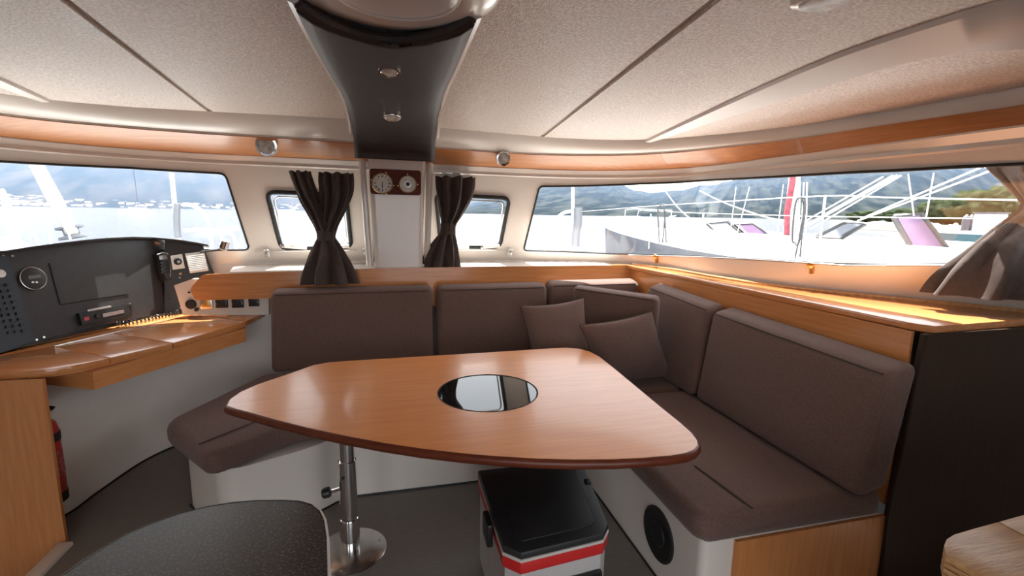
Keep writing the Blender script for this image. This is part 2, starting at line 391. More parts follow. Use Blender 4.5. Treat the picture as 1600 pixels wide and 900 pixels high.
WIN = {
 'window_1': dict(px=[(352,271),(200,262),(0,252),(-120,246),(-120,398),(0,395),(250,391),(390,390)], r=.035),
 'window_2': dict(px=[(843,291),(1000,287),(1100,282),(1200,277),(1300,271),(1400,266),(1500,260),(1600,255),(1660,252),(1650,404),(1560,408),(1500,411),(1400,413),(1300,411),(1200,406),(1100,401),(950,396),(818,391)], r=.03),
 'window_3': dict(px=[(417,299),(541,304),(549,385),(440,388)], r=.05),
 'window_4': dict(px=[(681,303),(796,309),(781,385),(689,385)], r=.05)}
for k, d in WIN.items():
    d['st'] = fillet([wall_st(*q) for q in d['px']], d['r'])
vs, fs = sheet([(0, 0), (LS, 0), (LS, TH), (0, TH)], [d['st'] for d in WIN.values()], wallpt, .09)
wf = MB().add(vs, fs).build('wall_front', 'gel'); tag(wf, 'cream gelcoat cabin wall curving round above the ledge, pierced by four windows', kind='structure')
# lower hull side, outside the furniture
for a_, b_ in ((0, 4), (4, 6), (6, 10), (10, 12), (12, 15), (15, 17), (17, 20)):
    q = Sc[a_*PER:b_*PER+1]; v = [c for p in q for c in ((p.x, p.y, -.8), (p.x, p.y, LEDGE))]
    tag(MB().add(v, [[2*i, 2*i+2, 2*i+3, 2*i+1] for i in range(len(q)-1)]).build('wall_hull', 'gelmatte'), kind='structure')
WN = {}
for k, d in WIN.items():
    big = k in ('window_1', 'window_2'); st = dens(d['st'], .05)
    e = thing(k, {'window_1': 'long dark-edged saloon window above the charcoal instrument dash', 'window_2': 'long raked saloon window above the wooden side shelf', 'window_3': 'small black-framed opening portlight behind the split curtain', 'window_4': 'small black-framed opening portlight behind the single tied curtain'}[k], 'window', wallpt(*st[0]))
    del e['category']; e['kind'] = 'structure'; WN[k] = e
    fr = [wallpt(*q) + wall_n(*q)*(.004 if big else .008) for q in st]
    MB().tube(fr, .0065 if big else .015, 8, closed=True).build('frame', 'rubber', e)
    vs, fs = sheet(d['st'], [], wallpt, .12)
    MB().add(vs, fs).build('pane', 'glass', e, smooth=False)
    if not big:
        cs = sum(q[0] for q in st)/len(st); ct = sum(q[1] for q in st)/len(st)
        ins = [wallpt(cs+(q[0]-cs)*.88, ct+(q[1]-ct)*.86) + wall_n(*q)*.004 for q in st]
        MB().tube(ins, .007, 6, closed=True).build('inner_gasket', 'steel', e)
for k, hs in (('window_3', [((443,381),(480,384),(470,374)),((520,383),(546,381),(540,371))]), ('window_4', [((712,382),(732,384),(722,376)),((752,383),(780,381),(772,373))])):
    for a, b_, c in hs:
        q = [Vector(wallhit(*x)) + wall_n(*wall_st(*x))*.03 for x in (a, b_, c)]
        h = MB().tube([q[0], q[1]], .013, 10).build('latch', 'white', WN[k])
        MB().tube([q[0].lerp(q[1], .2), q[2]], .007, 8).build('lever', 'white', h)
        MB().lathe([(.014, 0), (.014, .02), (.006, .024)], q[0]+Vector((0, -.005, 0)), (0, -1, .2), 14).build('pivot', 'steel', h)
# ceiling, headliner panels, cove, wood valance
def shade_strip(name, A, B, m, th=0, ext=None):
    n = len(A); return MB().add(list(A)+list(B), [[i, i+1, n+i+1, n+i] for i in range(n-1)]).build(name, m, ext)
cpoly = [(p.x, p.y) for p in Cc]
vs, fs = sheet(cpoly, [], lambda x, y: Vector((x, y, zc(x)+.012)), .25)
ceil = MB().add(vs, fs).build('ceiling', 'seam'); tag(ceil, 'pinkish beige textured headliner in wide panels with recessed seams', kind='structure')
MB().add([(p.x*1.0, p.y, zc(p.x)+.10) for p in Cc], [list(range(len(Cc)))]).build('roof_skin', 'deck', ceil)
cin = offset(cpoly if area(cpoly) > 0 else cpoly[::-1], .012)
def seamx(y, sg): return sg*(.62+.105*max(y, -1.3)) if sg > 0 else -(.62+.10*max(y, -1.3))
def clip(poly, keep):
    out = []; n = len(poly)
    for i in range(n):
        a, b_ = poly[i], poly[(i+1) % n]; ka, kb = keep(a), keep(b_)
        if ka >= 0: out.append(a)
        if (ka >= 0) != (kb >= 0): t = ka/(ka-kb); out.append((a[0]+(b_[0]-a[0])*t, a[1]+(b_[1]-a[1])*t))
    return out
g = .013
regs = [lambda p: -(p[0]-seamx(p[1], -1))-g, lambda p: p[0]-seamx(p[1], 1)-g]
panels = [clip(cin, regs[0]), clip(cin, regs[1]),
          clip(clip(cin, lambda p: p[0]-seamx(p[1], -1)-g), lambda p: -p[0]-.002), clip(clip(cin, lambda p: -(p[0]-seamx(p[1], 1))-g), lambda p: p[0]-.002)]
for pl in panels:
    pl = dens(pl, .2); vs, fs = sheet(pl, [], lambda x, y: Vector((x, y, zc(x))), .2); k = len(pl)
    mb = MB().add(vs, fs); mb.add([(x, y, zc(x)) for x, y in pl]+[(x, y, zc(x)+.02) for x, y in pl], [[i, (i+1) % k, k+(i+1) % k, k+i] for i in range(k)])
    mb.build('headliner_panel', 'liner', ceil)
# cove between headliner and valance, with a rolled lower lip
n = len(Cc); mid = []; CUP = Vector((0, 0, .014))
for i in range(n):
    a, b_ = Cc[i]+Vector((0, 0, .002)), W1[i]; o_ = Vector((b_.x-a.x, b_.y-a.y, 0)); mid.append([Cc[i]+Vector((0, 0, .013))] + [a.lerp(b_, t) + Vector((0, 0, -.018*math.sin(PI*t))) for t in (0, .12, .3, .5, .7, .9, 1)])
k = 8; cv = MB().add([q for r_ in mid for q in r_], [[i*k+j, i*k+j+1, (i+1)*k+j+1, (i+1)*k+j] for i in range(n-1) for j in range(k-1)]).build('trim_1', 'cove')
tag(cv, 'cream moulded cove running between headliner and wooden valance', kind='structure')
MB().tube([p+Vector((0, 0, -.002)) for p in W1], .006, 6).build('lip', 'gel', cv)
val = thing('valance', 'glossy cherry-wood valance strip curving round above the windows', 'trim', W0[80]); del val['category']; val['kind'] = 'structure'; val.name = 'trim_2'
cut = 8*12-1   # joint between the two valance boards
for a, b_ in ((0, cut), (cut, n-1)):
    q = range(a, b_+1); A = [W1[i]+Vector((0, 0, -.006)) for i in q]; B = [W0[i] for i in q]
    if a: A[0] = A[0].lerp(A[1], .04); B[0] = B[0].lerp(B[1], .04)
    solidify(MB().add(A+B, [[i, i+1, len(A)+i+1, len(A)+i] for i in range(len(A)-1)]).build('valance_board', 'valance_y' if a else 'valance', val, ang=80), .012, 0).modifiers.new('crisp_rim', 'EDGE_SPLIT').split_angle = math.radians(40)
# white moulding under the valance
lm = []
for i in range(n):
    inw = Vector((-W0[i].x, 1.0-W0[i].y, 0)).normalized()
    lm.append([W0[i]+inw*.012+Vector((0, 0, .002)), W0[i]+inw*.016+Vector((0, 0, -.006)), W0[i].lerp(Sc[i], .05)+inw*.006, W0[i].lerp(Sc[i], .075)+inw*.016, W0[i].lerp(Sc[i], .085)])
k = 5; tag(MB().add([q for r_ in lm for q in r_], [[i*k+j, i*k+j+1, (i+1)*k+j+1, (i+1)*k+j] for i in range(n-1) for j in range(k-1)]).build('trim_3', 'gel'), 'cream bead moulding under the wooden valance', kind='structure')
# longitudinal ceiling beams that fan out from the front corners
inn = [(1.54,2.79),(1.45,2.3),(1.34,1.72),(1.265,1.24),(1.265,.98),(1.285,.82),(1.35,.5),(1.45,-1.3)]
out = [(1.57,2.79),(1.50,2.3),(1.43,1.70),(1.39,1.25),(1.405,1.06),(1.50,.95),(1.72,.85),(2.02,.8)]
for sg in (1, -1):
    I = catmull(inn, 6); O = catmull(out, 6); rows = []
    for i, (a, b_) in enumerate(zip(I, O)):
        wdt = min(1, i/14); dep = .012+.026*wdt; row = []
        for t, dz in ((0, 0), (.06, -.012), (.8, -dep), (.93, -dep-.004), (1.0, -dep+.01), (1.04, 0)):
            x = (a.x+(b_.x-a.x)*t)*sg; y = a.y+(b_.y-a.y)*t; row.append((x, y, zc(x)+dz-.001))
        rows.append(row)
    k = 6; o = MB().add([q for r_ in rows for q in r_], [[i*k+j, i*k+j+1, (i+1)*k+j+1, (i+1)*k+j] for i in range(len(rows)-1) for j in range(k-1)]).build('ceiling_beam', 'cove', ceil)
# aft bulkhead behind the camera with the open cockpit doorway
for nm, c, d in (('wall_aft', (-2.15, -1.32, .9), (1.4, .05, 2.2)), ('wall_aft', (2.15, -1.32, .9), (1.4, .05, 2.2)), ('wall_aft', (0, -1.32, 1.92), (3.0, .05, .2))):
    tag(MB().box(c, d).build(nm, 'gelmatte'), 'cream aft bulkhead beside the open cockpit doorway', kind='structure')
# floor, stairwell
fl = [(-1.4,-1.3),(1.9,-1.3),(1.9,3.4),(-1.2,3.4),(-1.6,2.9),(-1.7,2.29),(-1.4,2.29)]
tag(MB().prism(fl, -.04, 0).build('floor', 'floor', smooth=False), 'grey-brown teak-look cabin floor', kind='structure')
tag(MB().prism([(1.9,-1.3),(2.8,-1.3),(2.8,1.2),(1.9,1.2)], -.04, 0).build('floor_side', 'floor', smooth=False), kind='structure')
tag(MB().prism([(-2.8,-1.3),(-1.4,-1.3),(-1.4,3.0),(-2.8,3.0)], -.8, -.76).build('floor_stairwell', 'floor', smooth=False), kind='structure')
tag(MB().prism([(-1.445,-1.3),(-1.375,-1.3),(-1.375,2.27),(-1.43,2.275)], -.5, .018, bev=.006).build('trim_4', 'gel'), 'white edge strip along the floor beside the companionway', kind='structure')
# white moulded wall under the chart desk
lw = catmull([(-1.72,2.3),(-1.545,2.5),(-1.5,2.7),(-1.43,2.99),(-1.32,3.17),(-1.12,3.33),(-.8,3.40),(-.3,3.42)], 6)
v = []; f = []
for p in lw: v += [(p.x, p.y, -.02), (p.x-.01, p.y+.02, .3), (p.x-.02, p.y+.03, .76)]
for i in range(len(lw)-1):
    for j in range(2): a = 3*i+j; f.append([a, a+3, a+4, a+1])
o = MB().add(v, f).build('wall_left', 'gelmatte'); tag(o, 'white moulded inner wall under the chart desk', kind='structure')
MB().tube([(p.x+.004, p.y-.004, .004) for p in lw], .005, 6).build('floor_seal', 'rubber', o)
# unseen filler ledge, added to stop sun falling behind the dash to the floor
lb = [(p.x, p.y) for p in Sc if p.x < -1.3 and p.y > 1.0]
tag(MB().prism(lb + [(-1.50, 3.60), (-1.68, 3.22), (-1.88, 2.75), (-2.18, 2.05), (-2.25, 1.0)], 1.0, 1.03).build('sun_stop_ledge', 'gel', smooth=False), 'added white filler ledge stopping sunlight behind the instrument dash', kind='structure')


# ================================================================== FURNITURE
SY = 3.30     # plane of the wooden backboard
def sub(curve, a, b_): return [(p.x, p.y) for p in curve if a(p) and b_(p)]
ledge_back = [(p.x, p.y) for p in Sc if p.y > 3.33 and -1.06 < p.x < 1.66]
lg = [(-1.0, SY+.012), (-1.06, 3.60)] + ledge_back + [(1.62, SY+.012)]
lo_ = MB().prism(lg, LEDGE-.03, LEDGE-.001, fz=lambda x, y: .016*min(0, x+.3)).build('window_ledge', 'gel', smooth=False)
tag(lo_, 'white gelcoat ledge under the two small portlights', kind='structure')
# riser of the wall ledge continues up to the windows; side shelf of wood
sh_front = [(1.735, SY+.0), (1.80, 2.2), (1.845, 1.30)]
sh_end = [(1.88, 1.25), (2.66, 1.285)]
back = [(p.x-.004, p.y-.004) for p in Sc if p.x > 1.62 and 1.29 < p.y < 3.36][::-1]
side_shelf = thing('side_shelf', 'glossy wooden side shelf under the long window, topping the settee back', 'shelf', (2.0, 2.2, LEDGE))
pl = fillet([sh_front[0], sh_front[1], sh_front[2]] + sh_end, [0, 0, .04, 0, 0][:5], 5) + back + [(1.62, 3.36), (1.62, SY+.02)]
MB().prism(pl, LEDGE-.024, LEDGE+.004, bev=.004).build('shelf_board', 'wood_y', side_shelf)
bk = [(p.x-.035, p.y-.02, LEDGE+.008) for p in Sc if p.x > 1.62 and 1.32 < p.y < 3.36]
MB().tube(bk, .011, 6).build('back_batten', 'oak', side_shelf)
fa = [(1.765, SY-.0), (1.80, 2.2), (1.83, 1.285)]
v = []; f = []
for p in fa: v += [(p[0], p[1], .36), (p[0], p[1], LEDGE-.024)]
o = MB().add(v, [[0, 2, 3, 1], [2, 4, 5, 3]]).build('fascia', 'wood_y', side_shelf, smooth=False); solidify(o, .014, 0)
# wooden backboard along the front
bb = thing('backboard', 'long cherry-wood backboard above the front settee cushions', 'board', (0, SY, .95))
xl = P(300, 445, y=SY).x
prof = fillet([(xl+.01, .884), (xl-.015, .955), (xl+.06, 1.045), (0, LEDGE+.002), (1.72, LEDGE+.002), (1.72, LEDGE-.021), (1.766, LEDGE-.021), (1.766, .80), (-.7, .80), (-.74, .884)], [.02, .03, .03, 0, 0, 0, 0, 0, 0, 0], 5)
MB().slab([(x, SY, z) for x, z in prof], (0, 1, 0), .014).build('board', 'wood_x', bb, smooth=False)
# white socket panel between backboard and chart desk
SP = 3.325
sk = thing('socket_panel', 'white panel of sockets and switches above the chart desk', 'socket panel', (-1.15, SP, .8))
q = [P(272, 446, y=SP), P(300, 436, y=SP), P(420, 436, y=SP), P(420, 492, y=SP), P(286, 492, y=SP)]
MB().slab(q, (0, 1, 0), .05).build('panel', 'gel', sk)
def sock(u, v, wpx, hpx, nm, m):
    c = P(u, v, y=SP); s_ = (c-EYE).length/F/.97
    return MB().box((c.x, SP-.004, c.z), (wpx*s_*.74, .018, hpx*s_), bev=.004).build(nm, m, sk), c, s_
for u in (347, 372, 397):
    o, c, s_ = sock(u, 474 if u < 397 else 472, 19 if u < 397 else 17, 11, 'socket', 'black')
    MB().box((c.x, SP-.015, c.z), (8*s_, .008, 6*s_), bev=.002).build('flap', 'rubber', o)
    for k in (-1, 1): MB().lathe([(.003, 0), (.003, .003)], (c.x+k*5.8*s_, SP-.013, c.z), (0, -1, 0), 8).build('screw', 'steel', o)
c = P(299, 475, y=SP); o = MB().lathe([(.030, 0), (.030, .014), (.024, .02)], (c.x, SP, c.z), (0, -1, 0), 24).build('round_socket', 'black', sk)
c2 = P(308, 483, y=SP); MB().lathe([(.012, 0), (.012, .018)], (c2.x, SP, c2.z), (0, -1, 0), 14).build('dangling_cap', 'black', o)
o, c, s_ = sock(323, 473, 20, 16, 'chrome_switch', 'steel'); MB().box((c.x, SP-.015, c.z), (9.5*s_, .008, 10*s_), bev=.002).build('rocker', 'brass', o)
c = P(296, 457, y=SP); MB().lathe([(.006, 0), (.006, .012), (.002, .02)], (c.x, SP, c.z), (0, -1, .2), 10).build('toggle', 'black', sk)

# ---- settee base and end panels
base = [(-1.0,2.48),(-.76,2.16),(-.68,2.13),(-.4,2.26),(-.26,2.376),(.985,2.376),(1.01,2.35),(1.01,1.29),(1.025,1.27),(1.78,1.27),(1.78,3.28),(-.78,3.28),(-1.0,2.9)]
base = fillet(base, [.06,.14,.14,.12,.12,.04,.04,.03,.03,0,0,0,.1], 5)
sb = MB().prism(base, 0, .345).build('settee_base', 'gelmatte', ang=40)
sbt = thing('settee_plinth', 'white moulded base under the taupe settee cushions', 'settee base', (.4, 2.4, 0))
sb.name = 'base'; sb.parent = sbt; sb.matrix_parent_inverse = Matrix.Translation(-sbt.location)
MB().tube([(-1.0,2.475,.004),(-.76,2.155,.004),(-.68,2.125,.004),(-.4,2.255,.004),(-.26,2.371,.004),(1.005,2.371,.004),(1.005,1.29,.004)], .005, 6).build('floor_seal', 'rubber', sbt)
c = Vector((1.01, 1.54, .187)); sp = MB().lathe([(.108, -.002), (.108, .006), (.1, .01), (.094, .006), (.03, .003)], c, (-1, 0, 0), 40).build('speaker', 'black', sbt); sp['label'] = 'round black speaker grille'
MB().lathe([(.05, 0), (.045, .006), (.02, .009)], c+Vector((-.003, 0, 0)), (-1, 0, 0), 24).build('speaker_cone', 'rubber', sp)
MB().box((1.46, 1.262, .17), (.66, .014, .34)).build('wood_end_panel', 'wood_z', sbt, smooth=False)['label'] = 'cherry-wood end panel'
ep = thing('end_panel', 'dark brown laminate panel closing off the end of the side shelf', 'panel', (2.2, 1.25, 0))
MB().slab([(1.80, 1.245, 0), (1.785, 1.245, .345), (1.83, 1.245, 1.046), (2.66, 1.255, 1.046), (2.70, 1.255, 0)], (0, 1, 0), .016).build('panel', 'brown', ep, smooth=False)
MB().tube([(1.80, 1.243, 0), (1.785, 1.243, .345), (1.83, 1.243, 1.046)], .006, 6).build('edge_strip', 'brown', ep)

# ---- seat cushions
def seat(outline, z0, z1, label, seam=None, rr=.05, cro=.012):
    pts = fillet(outline, rr, 6); pts = pts if area(pts) > 0 else pts[::-1]; pts = dens(pts, .06)
    rows = [(.03, z0), (.008, z0+.012), (0, z0+.035), (0, z1-.04), (.006, z1-.02), (.02, z1-.006), (.034, z1)]
    cur = pts; v = []; f = []; n = len(pts)
    for ins, z in rows: v += [(p[0], p[1], z) for p in (offset(pts, ins) if ins else pts)]
    for i in range(len(rows)-1):
        for k in range(n): f.append([i*n+k, i*n+(k+1) % n, (i+1)*n+(k+1) % n, (i+1)*n+k])
    f.append(list(range(n))[::-1]); f.append([(len(rows)-1)*n+k for k in range(n)])
    e = thing('seat_cushion', label, 'cushion', (sum(p[0] for p in outline)/len(outline), sum(p[1] for p in outline)/len(outline), z0), 'taupe settee seat cushions')
    MB().add(v, f).build('cushion', 'fabric', e, ang=60)
    if seam: MB().tube([Vector(q) for q in seam], .0035, 6).build('seam', 'piping', e)
    return e
Z0, Z1 = .347, .455
seat([(-1.08,2.46),(-.75,2.05),(-.42,2.335),(.2,2.335),(.2,3.10),(-.79,3.10)], Z0, Z1, 'taupe seat cushion with a jutting nose beside the chart desk', [P(311, 694, z=Z1+.004), P(395, 660, z=Z1+.006), P(450, 640, z=Z1+.006)], [.09,.07,.12,.05,.05,.06])
seat([(.205,2.335),(1.02,2.335),(1.70,2.336),(1.70,3.10),(.205,3.10)], Z0, Z1, 'taupe corner seat cushion under the two scatter pillows', None, [.05,0,.05,.05,.05])
seat([(.975,1.25),(1.76,1.245),(1.70,2.332),(.975,2.332)], Z0, Z1, 'taupe seat cushion over the base with the round speaker', [P(1086, 728, z=Z1+.003), P(1130, 760, z=Z1+.005), P(1176, 794, z=Z1+.004)], [.07,.05,.05,.05])

# ---- back cushions
def backc(bl, br, tr, tl, label, back, seams=True, r=.035, bulge=.014, th=.13, name='back_cushion', cat='cushion', group='taupe settee back cushions'):
    bl, br, tr, tl = map(Vector, (bl, br, tr, tl)); e = thing(name, label, cat, (bl+br)/2, group)
    softbox_quad(bl, br, tr, tl, th, r, bulge, back=back).build('cushion', 'fabric', e, ang=70)
    if seams:
        up = (tl-bl).normalized(); rt = (br-bl).normalized(); n = Vector(back).normalized(); i = r*.30
        pth = [bl+up*.03-n*.0+rt*i*.3+n*i, tl-up*(i)+rt*i+n*i*.3, tr-up*(i)-rt*i+n*i*.3, br+up*.03-rt*i*.3+n*i]
        MB().tube([pth[1]+rt*.02, pth[2]-rt*.02], .0035, 6).build('seam', 'piping', e)
    return e
YB, YT = 3.065, 3.105
def fr(ul, ur, vl, vr, label, zb=.455):
    tl = P(ul, vl, y=YT); tr = P(ur, vr, y=YT)
    return backc((tl.x-.012, YB, zb), (tr.x, YB, zb), tr, tl, label, (0, .125, .022))
fr(421, 676, 459, 452, 'wide taupe back cushion next to the chart desk')
fr(684, 856, 452, 447, 'square taupe back cushion between the wide one and the corner')
fr(859, 1000, 445, 441, 'taupe back cushion half hidden behind the boxy corner cushion')
XB, XT = 1.585, 1.655
def rt_(ul, ur, vl, vr, label, tk=.135):
    tl = P(ul, vl, x=XT); tr = P(ur, vr, x=XT)
    return backc((XB, tl.y, .455), (XB, tr.y, .455), tr, tl, label, (tk, 0, .03))
rt_(1112, 1393, 486, 585, 'long taupe back cushion leaning on the wooden side shelf')
rt_(1012, 1108, 447, 483, 'narrow taupe back cushion in the corner under the side shelf', .1)
# boxed corner cushion leaning across the corner
tl = P(894, 449, y=2.99); tr = P(1029, 468, x=1.52)
backc((tl.x+.03, 2.93, .462), (tr.x-.005, tr.y-.01, .462), tr, tl, 'boxy taupe cushion propped diagonally across the settee corner', (.07, .09, .012), r=.03, bulge=.03, th=.11, name='corner_cushion')
def pil(c4, T, label):
    m, e = pillow(*c4, T); o = thing('scatter_pillow', label, 'pillow', (Vector(c4[0])+Vector(c4[1]))/2, 'taupe scatter pillows')
    m.build('pillow', 'fabric2', o, ang=80); MB().tube(e, .003, 5, closed=True).build('piping', 'piping', o)
pil((P(836, 590, z=.475), P(926, 585, z=.475), P(912, 466, y=2.80), P(813, 478, y=2.80)), .15, 'small square taupe pillow leaning on the square back cushion')
pil((P(938, 602, z=.475), P(1049, 588, z=.475), P(1018, 487, y=2.44), P(905, 508, y=2.44)), .16, 'small square taupe pillow leaning on the boxy corner cushion')

# ---- dining table
tp = [(353,634),(358,624),(375,612),(400,601),(450,584),(490,570),(515,565.5),(560,562.5),(650,557),(760,550.5),(860,544),(885,543),(905,544.5),(922,549),(937,557),(960,575),(1000,608),(1040,641),(1064,660),(1082,676),(1091,688),(1092,696),(1086,703),(1073,708.5),(1050,712.5),(1009,716),(960,718.5),(900,719),(840,717.5),(780,714),(720,709),(660,702),(600,693),(540,682),(480,669),(430,656.5),(390,645),(365,638.5)]
TZ = .722
to = [tuple(P(u, v, z=TZ).xy) for u, v in tp]; to = to if area(to) > 0 else to[::-1]
tb = thing('dining_table', 'cherry-wood dining table with rounded corners, dark edge and chrome pedestal', 'table', (-.206, 1.96, 0))
hc = P(762.5, 611.5, z=TZ); hr = (P(842, 612, z=TZ)-P(683, 612, z=TZ)).length/2*.985
tti = offset(to, .004)
vs, fs = sheet(tti, [[(hc.x+hr*math.cos(2*PI*k/64), hc.y+hr*math.sin(2*PI*k/64)) for k in range(64)]], lambda x, y: Vector((x, y, TZ)), .2)
MB().add(vs, fs).build('table_top', 'table', tb)
rows = [(.012, TZ-.001), (.004, TZ-.0005), (-.002, TZ-.003), (-.007, TZ-.010), (-.008, TZ-.018), (-.004, TZ-.028), (.010, TZ-.036), (.03, TZ-.037)]
v = []; f = []; n = len(to)
tod = to
for ins, z in rows: v += [(p[0], p[1], z) for p in offset(tod, ins)]
for i in range(len(rows)-1):
    for k in range(n): f.append([i*n+k, i*n+(k+1) % n, (i+1)*n+(k+1) % n, (i+1)*n+k])
f.append([(len(rows)-1)*n+k for k in range(n)])
MB().add(v, f).build('edge_band', 'band', tb, ang=60)
ld = MB().lathe([(hr-.004, -.01), (hr-.004, -.002), (hr-.006, -.0005), (.001, -.0005)], hc, (0, 0, 1), 64).build('dark_glass_lid', 'darkglass', tb); ld['label'] = 'round dark glass lid'
MB().tube(circle(hc+Vector((0, 0, 0)), hr-.001, (0, 0, 1), 64), .0022, 6, closed=True).build('lid_rim', 'rubber', ld)
px_, py_ = -.206, 1.965
MB().lathe([(.150, 0), (.150, .003), (.145, .006), (.05, .006)], (px_, py_, 0), (0, 0, 1), 48).build('base_plate', 'steel', tb)
for k in range(6): MB().lathe([(.005, 0), (.003, .003)], (px_+.125*math.cos(k*PI/3+.3), py_+.125*math.sin(k*PI/3+.3), .006), (0, 0, 1), 8).build('screw', 'chrome', tb)
MB().lathe([(.040, 0), (.040, .15), (.0385, .153)], (px_, py_, .006), (0, 0, 1), 32).build('lower_sleeve', 'chrome', tb)
MB().lathe([(.036, .12), (.036, .42)], (px_, py_, 0), (0, 0, 1), 32).build('pedestal', 'chrome', tb)
MB().lathe([(.031, .40), (.031, .684)], (px_, py_, 0), (0, 0, 1), 32).build('upper_tube', 'chrome', tb)
MB().box((px_, py_, .68), (.3, .3, .012), bev=.004).build('mounting_plate', 'steel', tb)
kn = MB().tube([(px_-.03, py_-.01, .30), (px_-.075, py_+.0, .285)], .008, 10).build('clamp_bolt', 'steel', tb)
MB().lathe([(.018, 0), (.022, .006), (.022, .028), (.016, .034)], (px_-.07, py_, .287), (-1, 0, -.2), 16).build('clamp_knob', 'black', kn)
MB().lathe([(.006, 0), (.006, .003)], (px_-.015, py_-.034, .36), (-.2, -1, 0), 10).build('lock_hole', 'rubber', tb)

# ---- cool box
cb = thing('cool_box', 'grey cool box with black lid and red band under the dining table', 'cool box', (.5, 1.58, 0))
CH = .405
co = [(.315,1.80),(.315,1.335),(.365,1.285),(.66,1.315),(.70,1.36),(.765,1.74),(.76,1.80)]
bo = offset(co[::-1] if area(co) < 0 else co, .0)
MB().prism(offset(bo, .012), 0, CH-.075, bev=.008).build('body', 'coolgrey', cb)
MB().prism(offset(bo, .004), CH-.078, CH-.034, bev=.004).build('red_band', 'coolred', cb)
MB().prism(offset(bo, .002), CH-.036, CH-.026, bev=.002).build('pale_rim', 'trimwhite', cb)
li = MB().prism(offset(bo, .004), CH-.028, CH, bev=.008).build('lid', 'cooldark', cb)
MB().prism(offset(bo, .05), CH-.002, CH+.004, bev=.004).build('lid_panel', 'cooldark', li)
MB().prism([(.715,1.60),(.735,1.60),(.738,1.63),(.718,1.63)], CH, CH+.006, bev=.002).build('lid_button', 'black', li)
MB().box((.302, 1.50, CH-.055), (.022, .09, .085), bev=.006).build('latch', 'black', cb)
hp = MB().slab([(.42, 1.298, .27), (.655, 1.322, .27), (.66, 1.324, .06), (.41, 1.298, .06)], (0, -1, 0), .014).build('front_recess', 'black', cb)
MB().box((.5, 1.288, .262), (.1, .012, .006)).build('vent_slot', 'steel', hp); MB().box((.6, 1.298, .262), (.06, .012, .006)).build('vent_slot', 'steel', hp)

# ---- speckled galley worktop
gw = thing('galley_counter', 'dark speckled stone galley counter with rounded end and pale edge', 'counter', (-.3, .2, 0))
go = [P(u, v, z=.9).xy for u, v in [(100,897),(130,875),(165,853),(200,833),(240,816),(280,802),(320,792),(360,785),(400,781.5),(440,781),(468,782.5),(487,788),(500,798),(507,812),(511,840),(512,870),(512.5,900)]]
go = [tuple(p) for p in go] + [(-.09, .35), (-.08, -.3), (-.72, -.3), (-.7, .2), (-.62, .55)]
MB().prism(go, .868, .9, bev=.002).build('worktop', 'speckle', gw)
gg = go if area(go) > 0 else go[::-1]
v = []; f = []; n = len(gg); rows = [(.0005, .9005), (-.0035, .8985), (-.0035, .868), (.004, .866)]
for ins, z in rows: v += [(p[0], p[1], z) for p in offset(gg, ins)]
for i in range(3):
    for k in range(n): f.append([i*n+k, i*n+(k+1) % n, (i+1)*n+(k+1) % n, (i+1)*n+k])
MB().add(v, f).build('edge_trim', 'trimwhite', gw)
MB().prism([(-.6,-.28),(-.14,-.28),(-.16,.5),(-.3,.6),(-.5,.5)], 0, .868).build('cabinet', 'wood_z', gw, smooth=False)
# ---- butcher-block corner
bc = thing('butcher_block_top', 'oiled laminated wooden worktop corner with striped edge', 'worktop', (1.5, .2, 0))
A = [tuple(P(u, v, z=.9).xy) for u, v in [(1600,804),(1560,815),(1520,826),(1490,835),(1479,842),(1475,852),(1478,868)]]
A = [(2.0, A[0][1]+.04)] + A + [(.90, .36), (.92, -.1), (2.0, -.1)]
for i, (z0, z1) in enumerate(((.857, .866), (.868, .877), (.879, .888))): MB().prism(A, z0, z1, bev=.002).build('laminate_layer', 'oak', bc)
MB().prism(offset(A if area(A) > 0 else A[::-1], .003), .858, .89).build('glue_lines', 'oak2', bc, smooth=False)
pa, pb = P(1556, 813, z=.9), P(1603, 838, z=.9); dv = (pb-pa).normalized(); nv = Vector((-dv.y, dv.x))
for sg in (1, -1):
    MB().prism(clip(A, lambda p: sg*((p[0]-pa.x)*nv.x+(p[1]-pa.y)*nv.y)-.0012), .889, .9, bev=.0015).build('top_board', 'oak', bc)
MB().prism([(1.0,-.05),(1.9,-.05),(1.9,.45),(1.0,.45)], 0, .857).build('cabinet', 'brown', bc, smooth=False)
#@@DESK

# ================================================================== CHART DESK, DASH
DZ = .775
dk = thing('chart_desk', 'cherry-wood chart desk with lift-up lids below the instrument dash', 'desk', (-1.3, 2.7, 0))
dp0 = Vector((-1.37, 3.6, DZ)); dn0 = Vector((.921, -.389, 0)).normalized(); dd = Vector((.389, .921, 0)).normalized()
ti = math.radians(12); dn = (dn0*math.cos(ti)+Vector((0, 0, math.sin(ti)))).normalized(); dup = dn.cross(dd).normalized(); dup = dup if dup.z > 0 else -dup
def dz(u, v): return tuple(P(u, v, z=DZ).xy)
def base_at(u, v):   # point on the dash foot line seen in pixel column u
    return dz(u, v)
front = [(-60,581.5),(0,581),(40,579.5),(83,576),(125,569),(171,559)]
lidA = [dz(*q) for q in front] + [dz(85, 541.5), dz(40, 549), dz(-60, 566)]
lidB = [dz(172.5, 558.5), dz(269, 536), dz(176, 521), dz(87, 541)]
lidC = [dz(270.5, 535.5), dz(383, 502.5), dz(306, 491.5), dz(178, 520.5)]
lidD = [dz(384.5, 502), dz(416, 486), dz(300, 487), dz(308, 491)]
for l in (lidA, lidB, lidC, lidD): MB().prism(l, DZ-.03, DZ, bev=.003).build('lid', 'wood_x', dk)
fa_ = dp0.xy.copy(); e0 = dp0 + dd*.25; e1 = dp0 - dd*1.5
strip = [dz(-60, 564), dz(40, 547.5), dz(85, 540), dz(176, 519.5), dz(306, 490), dz(299, 486), (e0.x, e0.y-.02), (e1.x-.01, e1.y)]
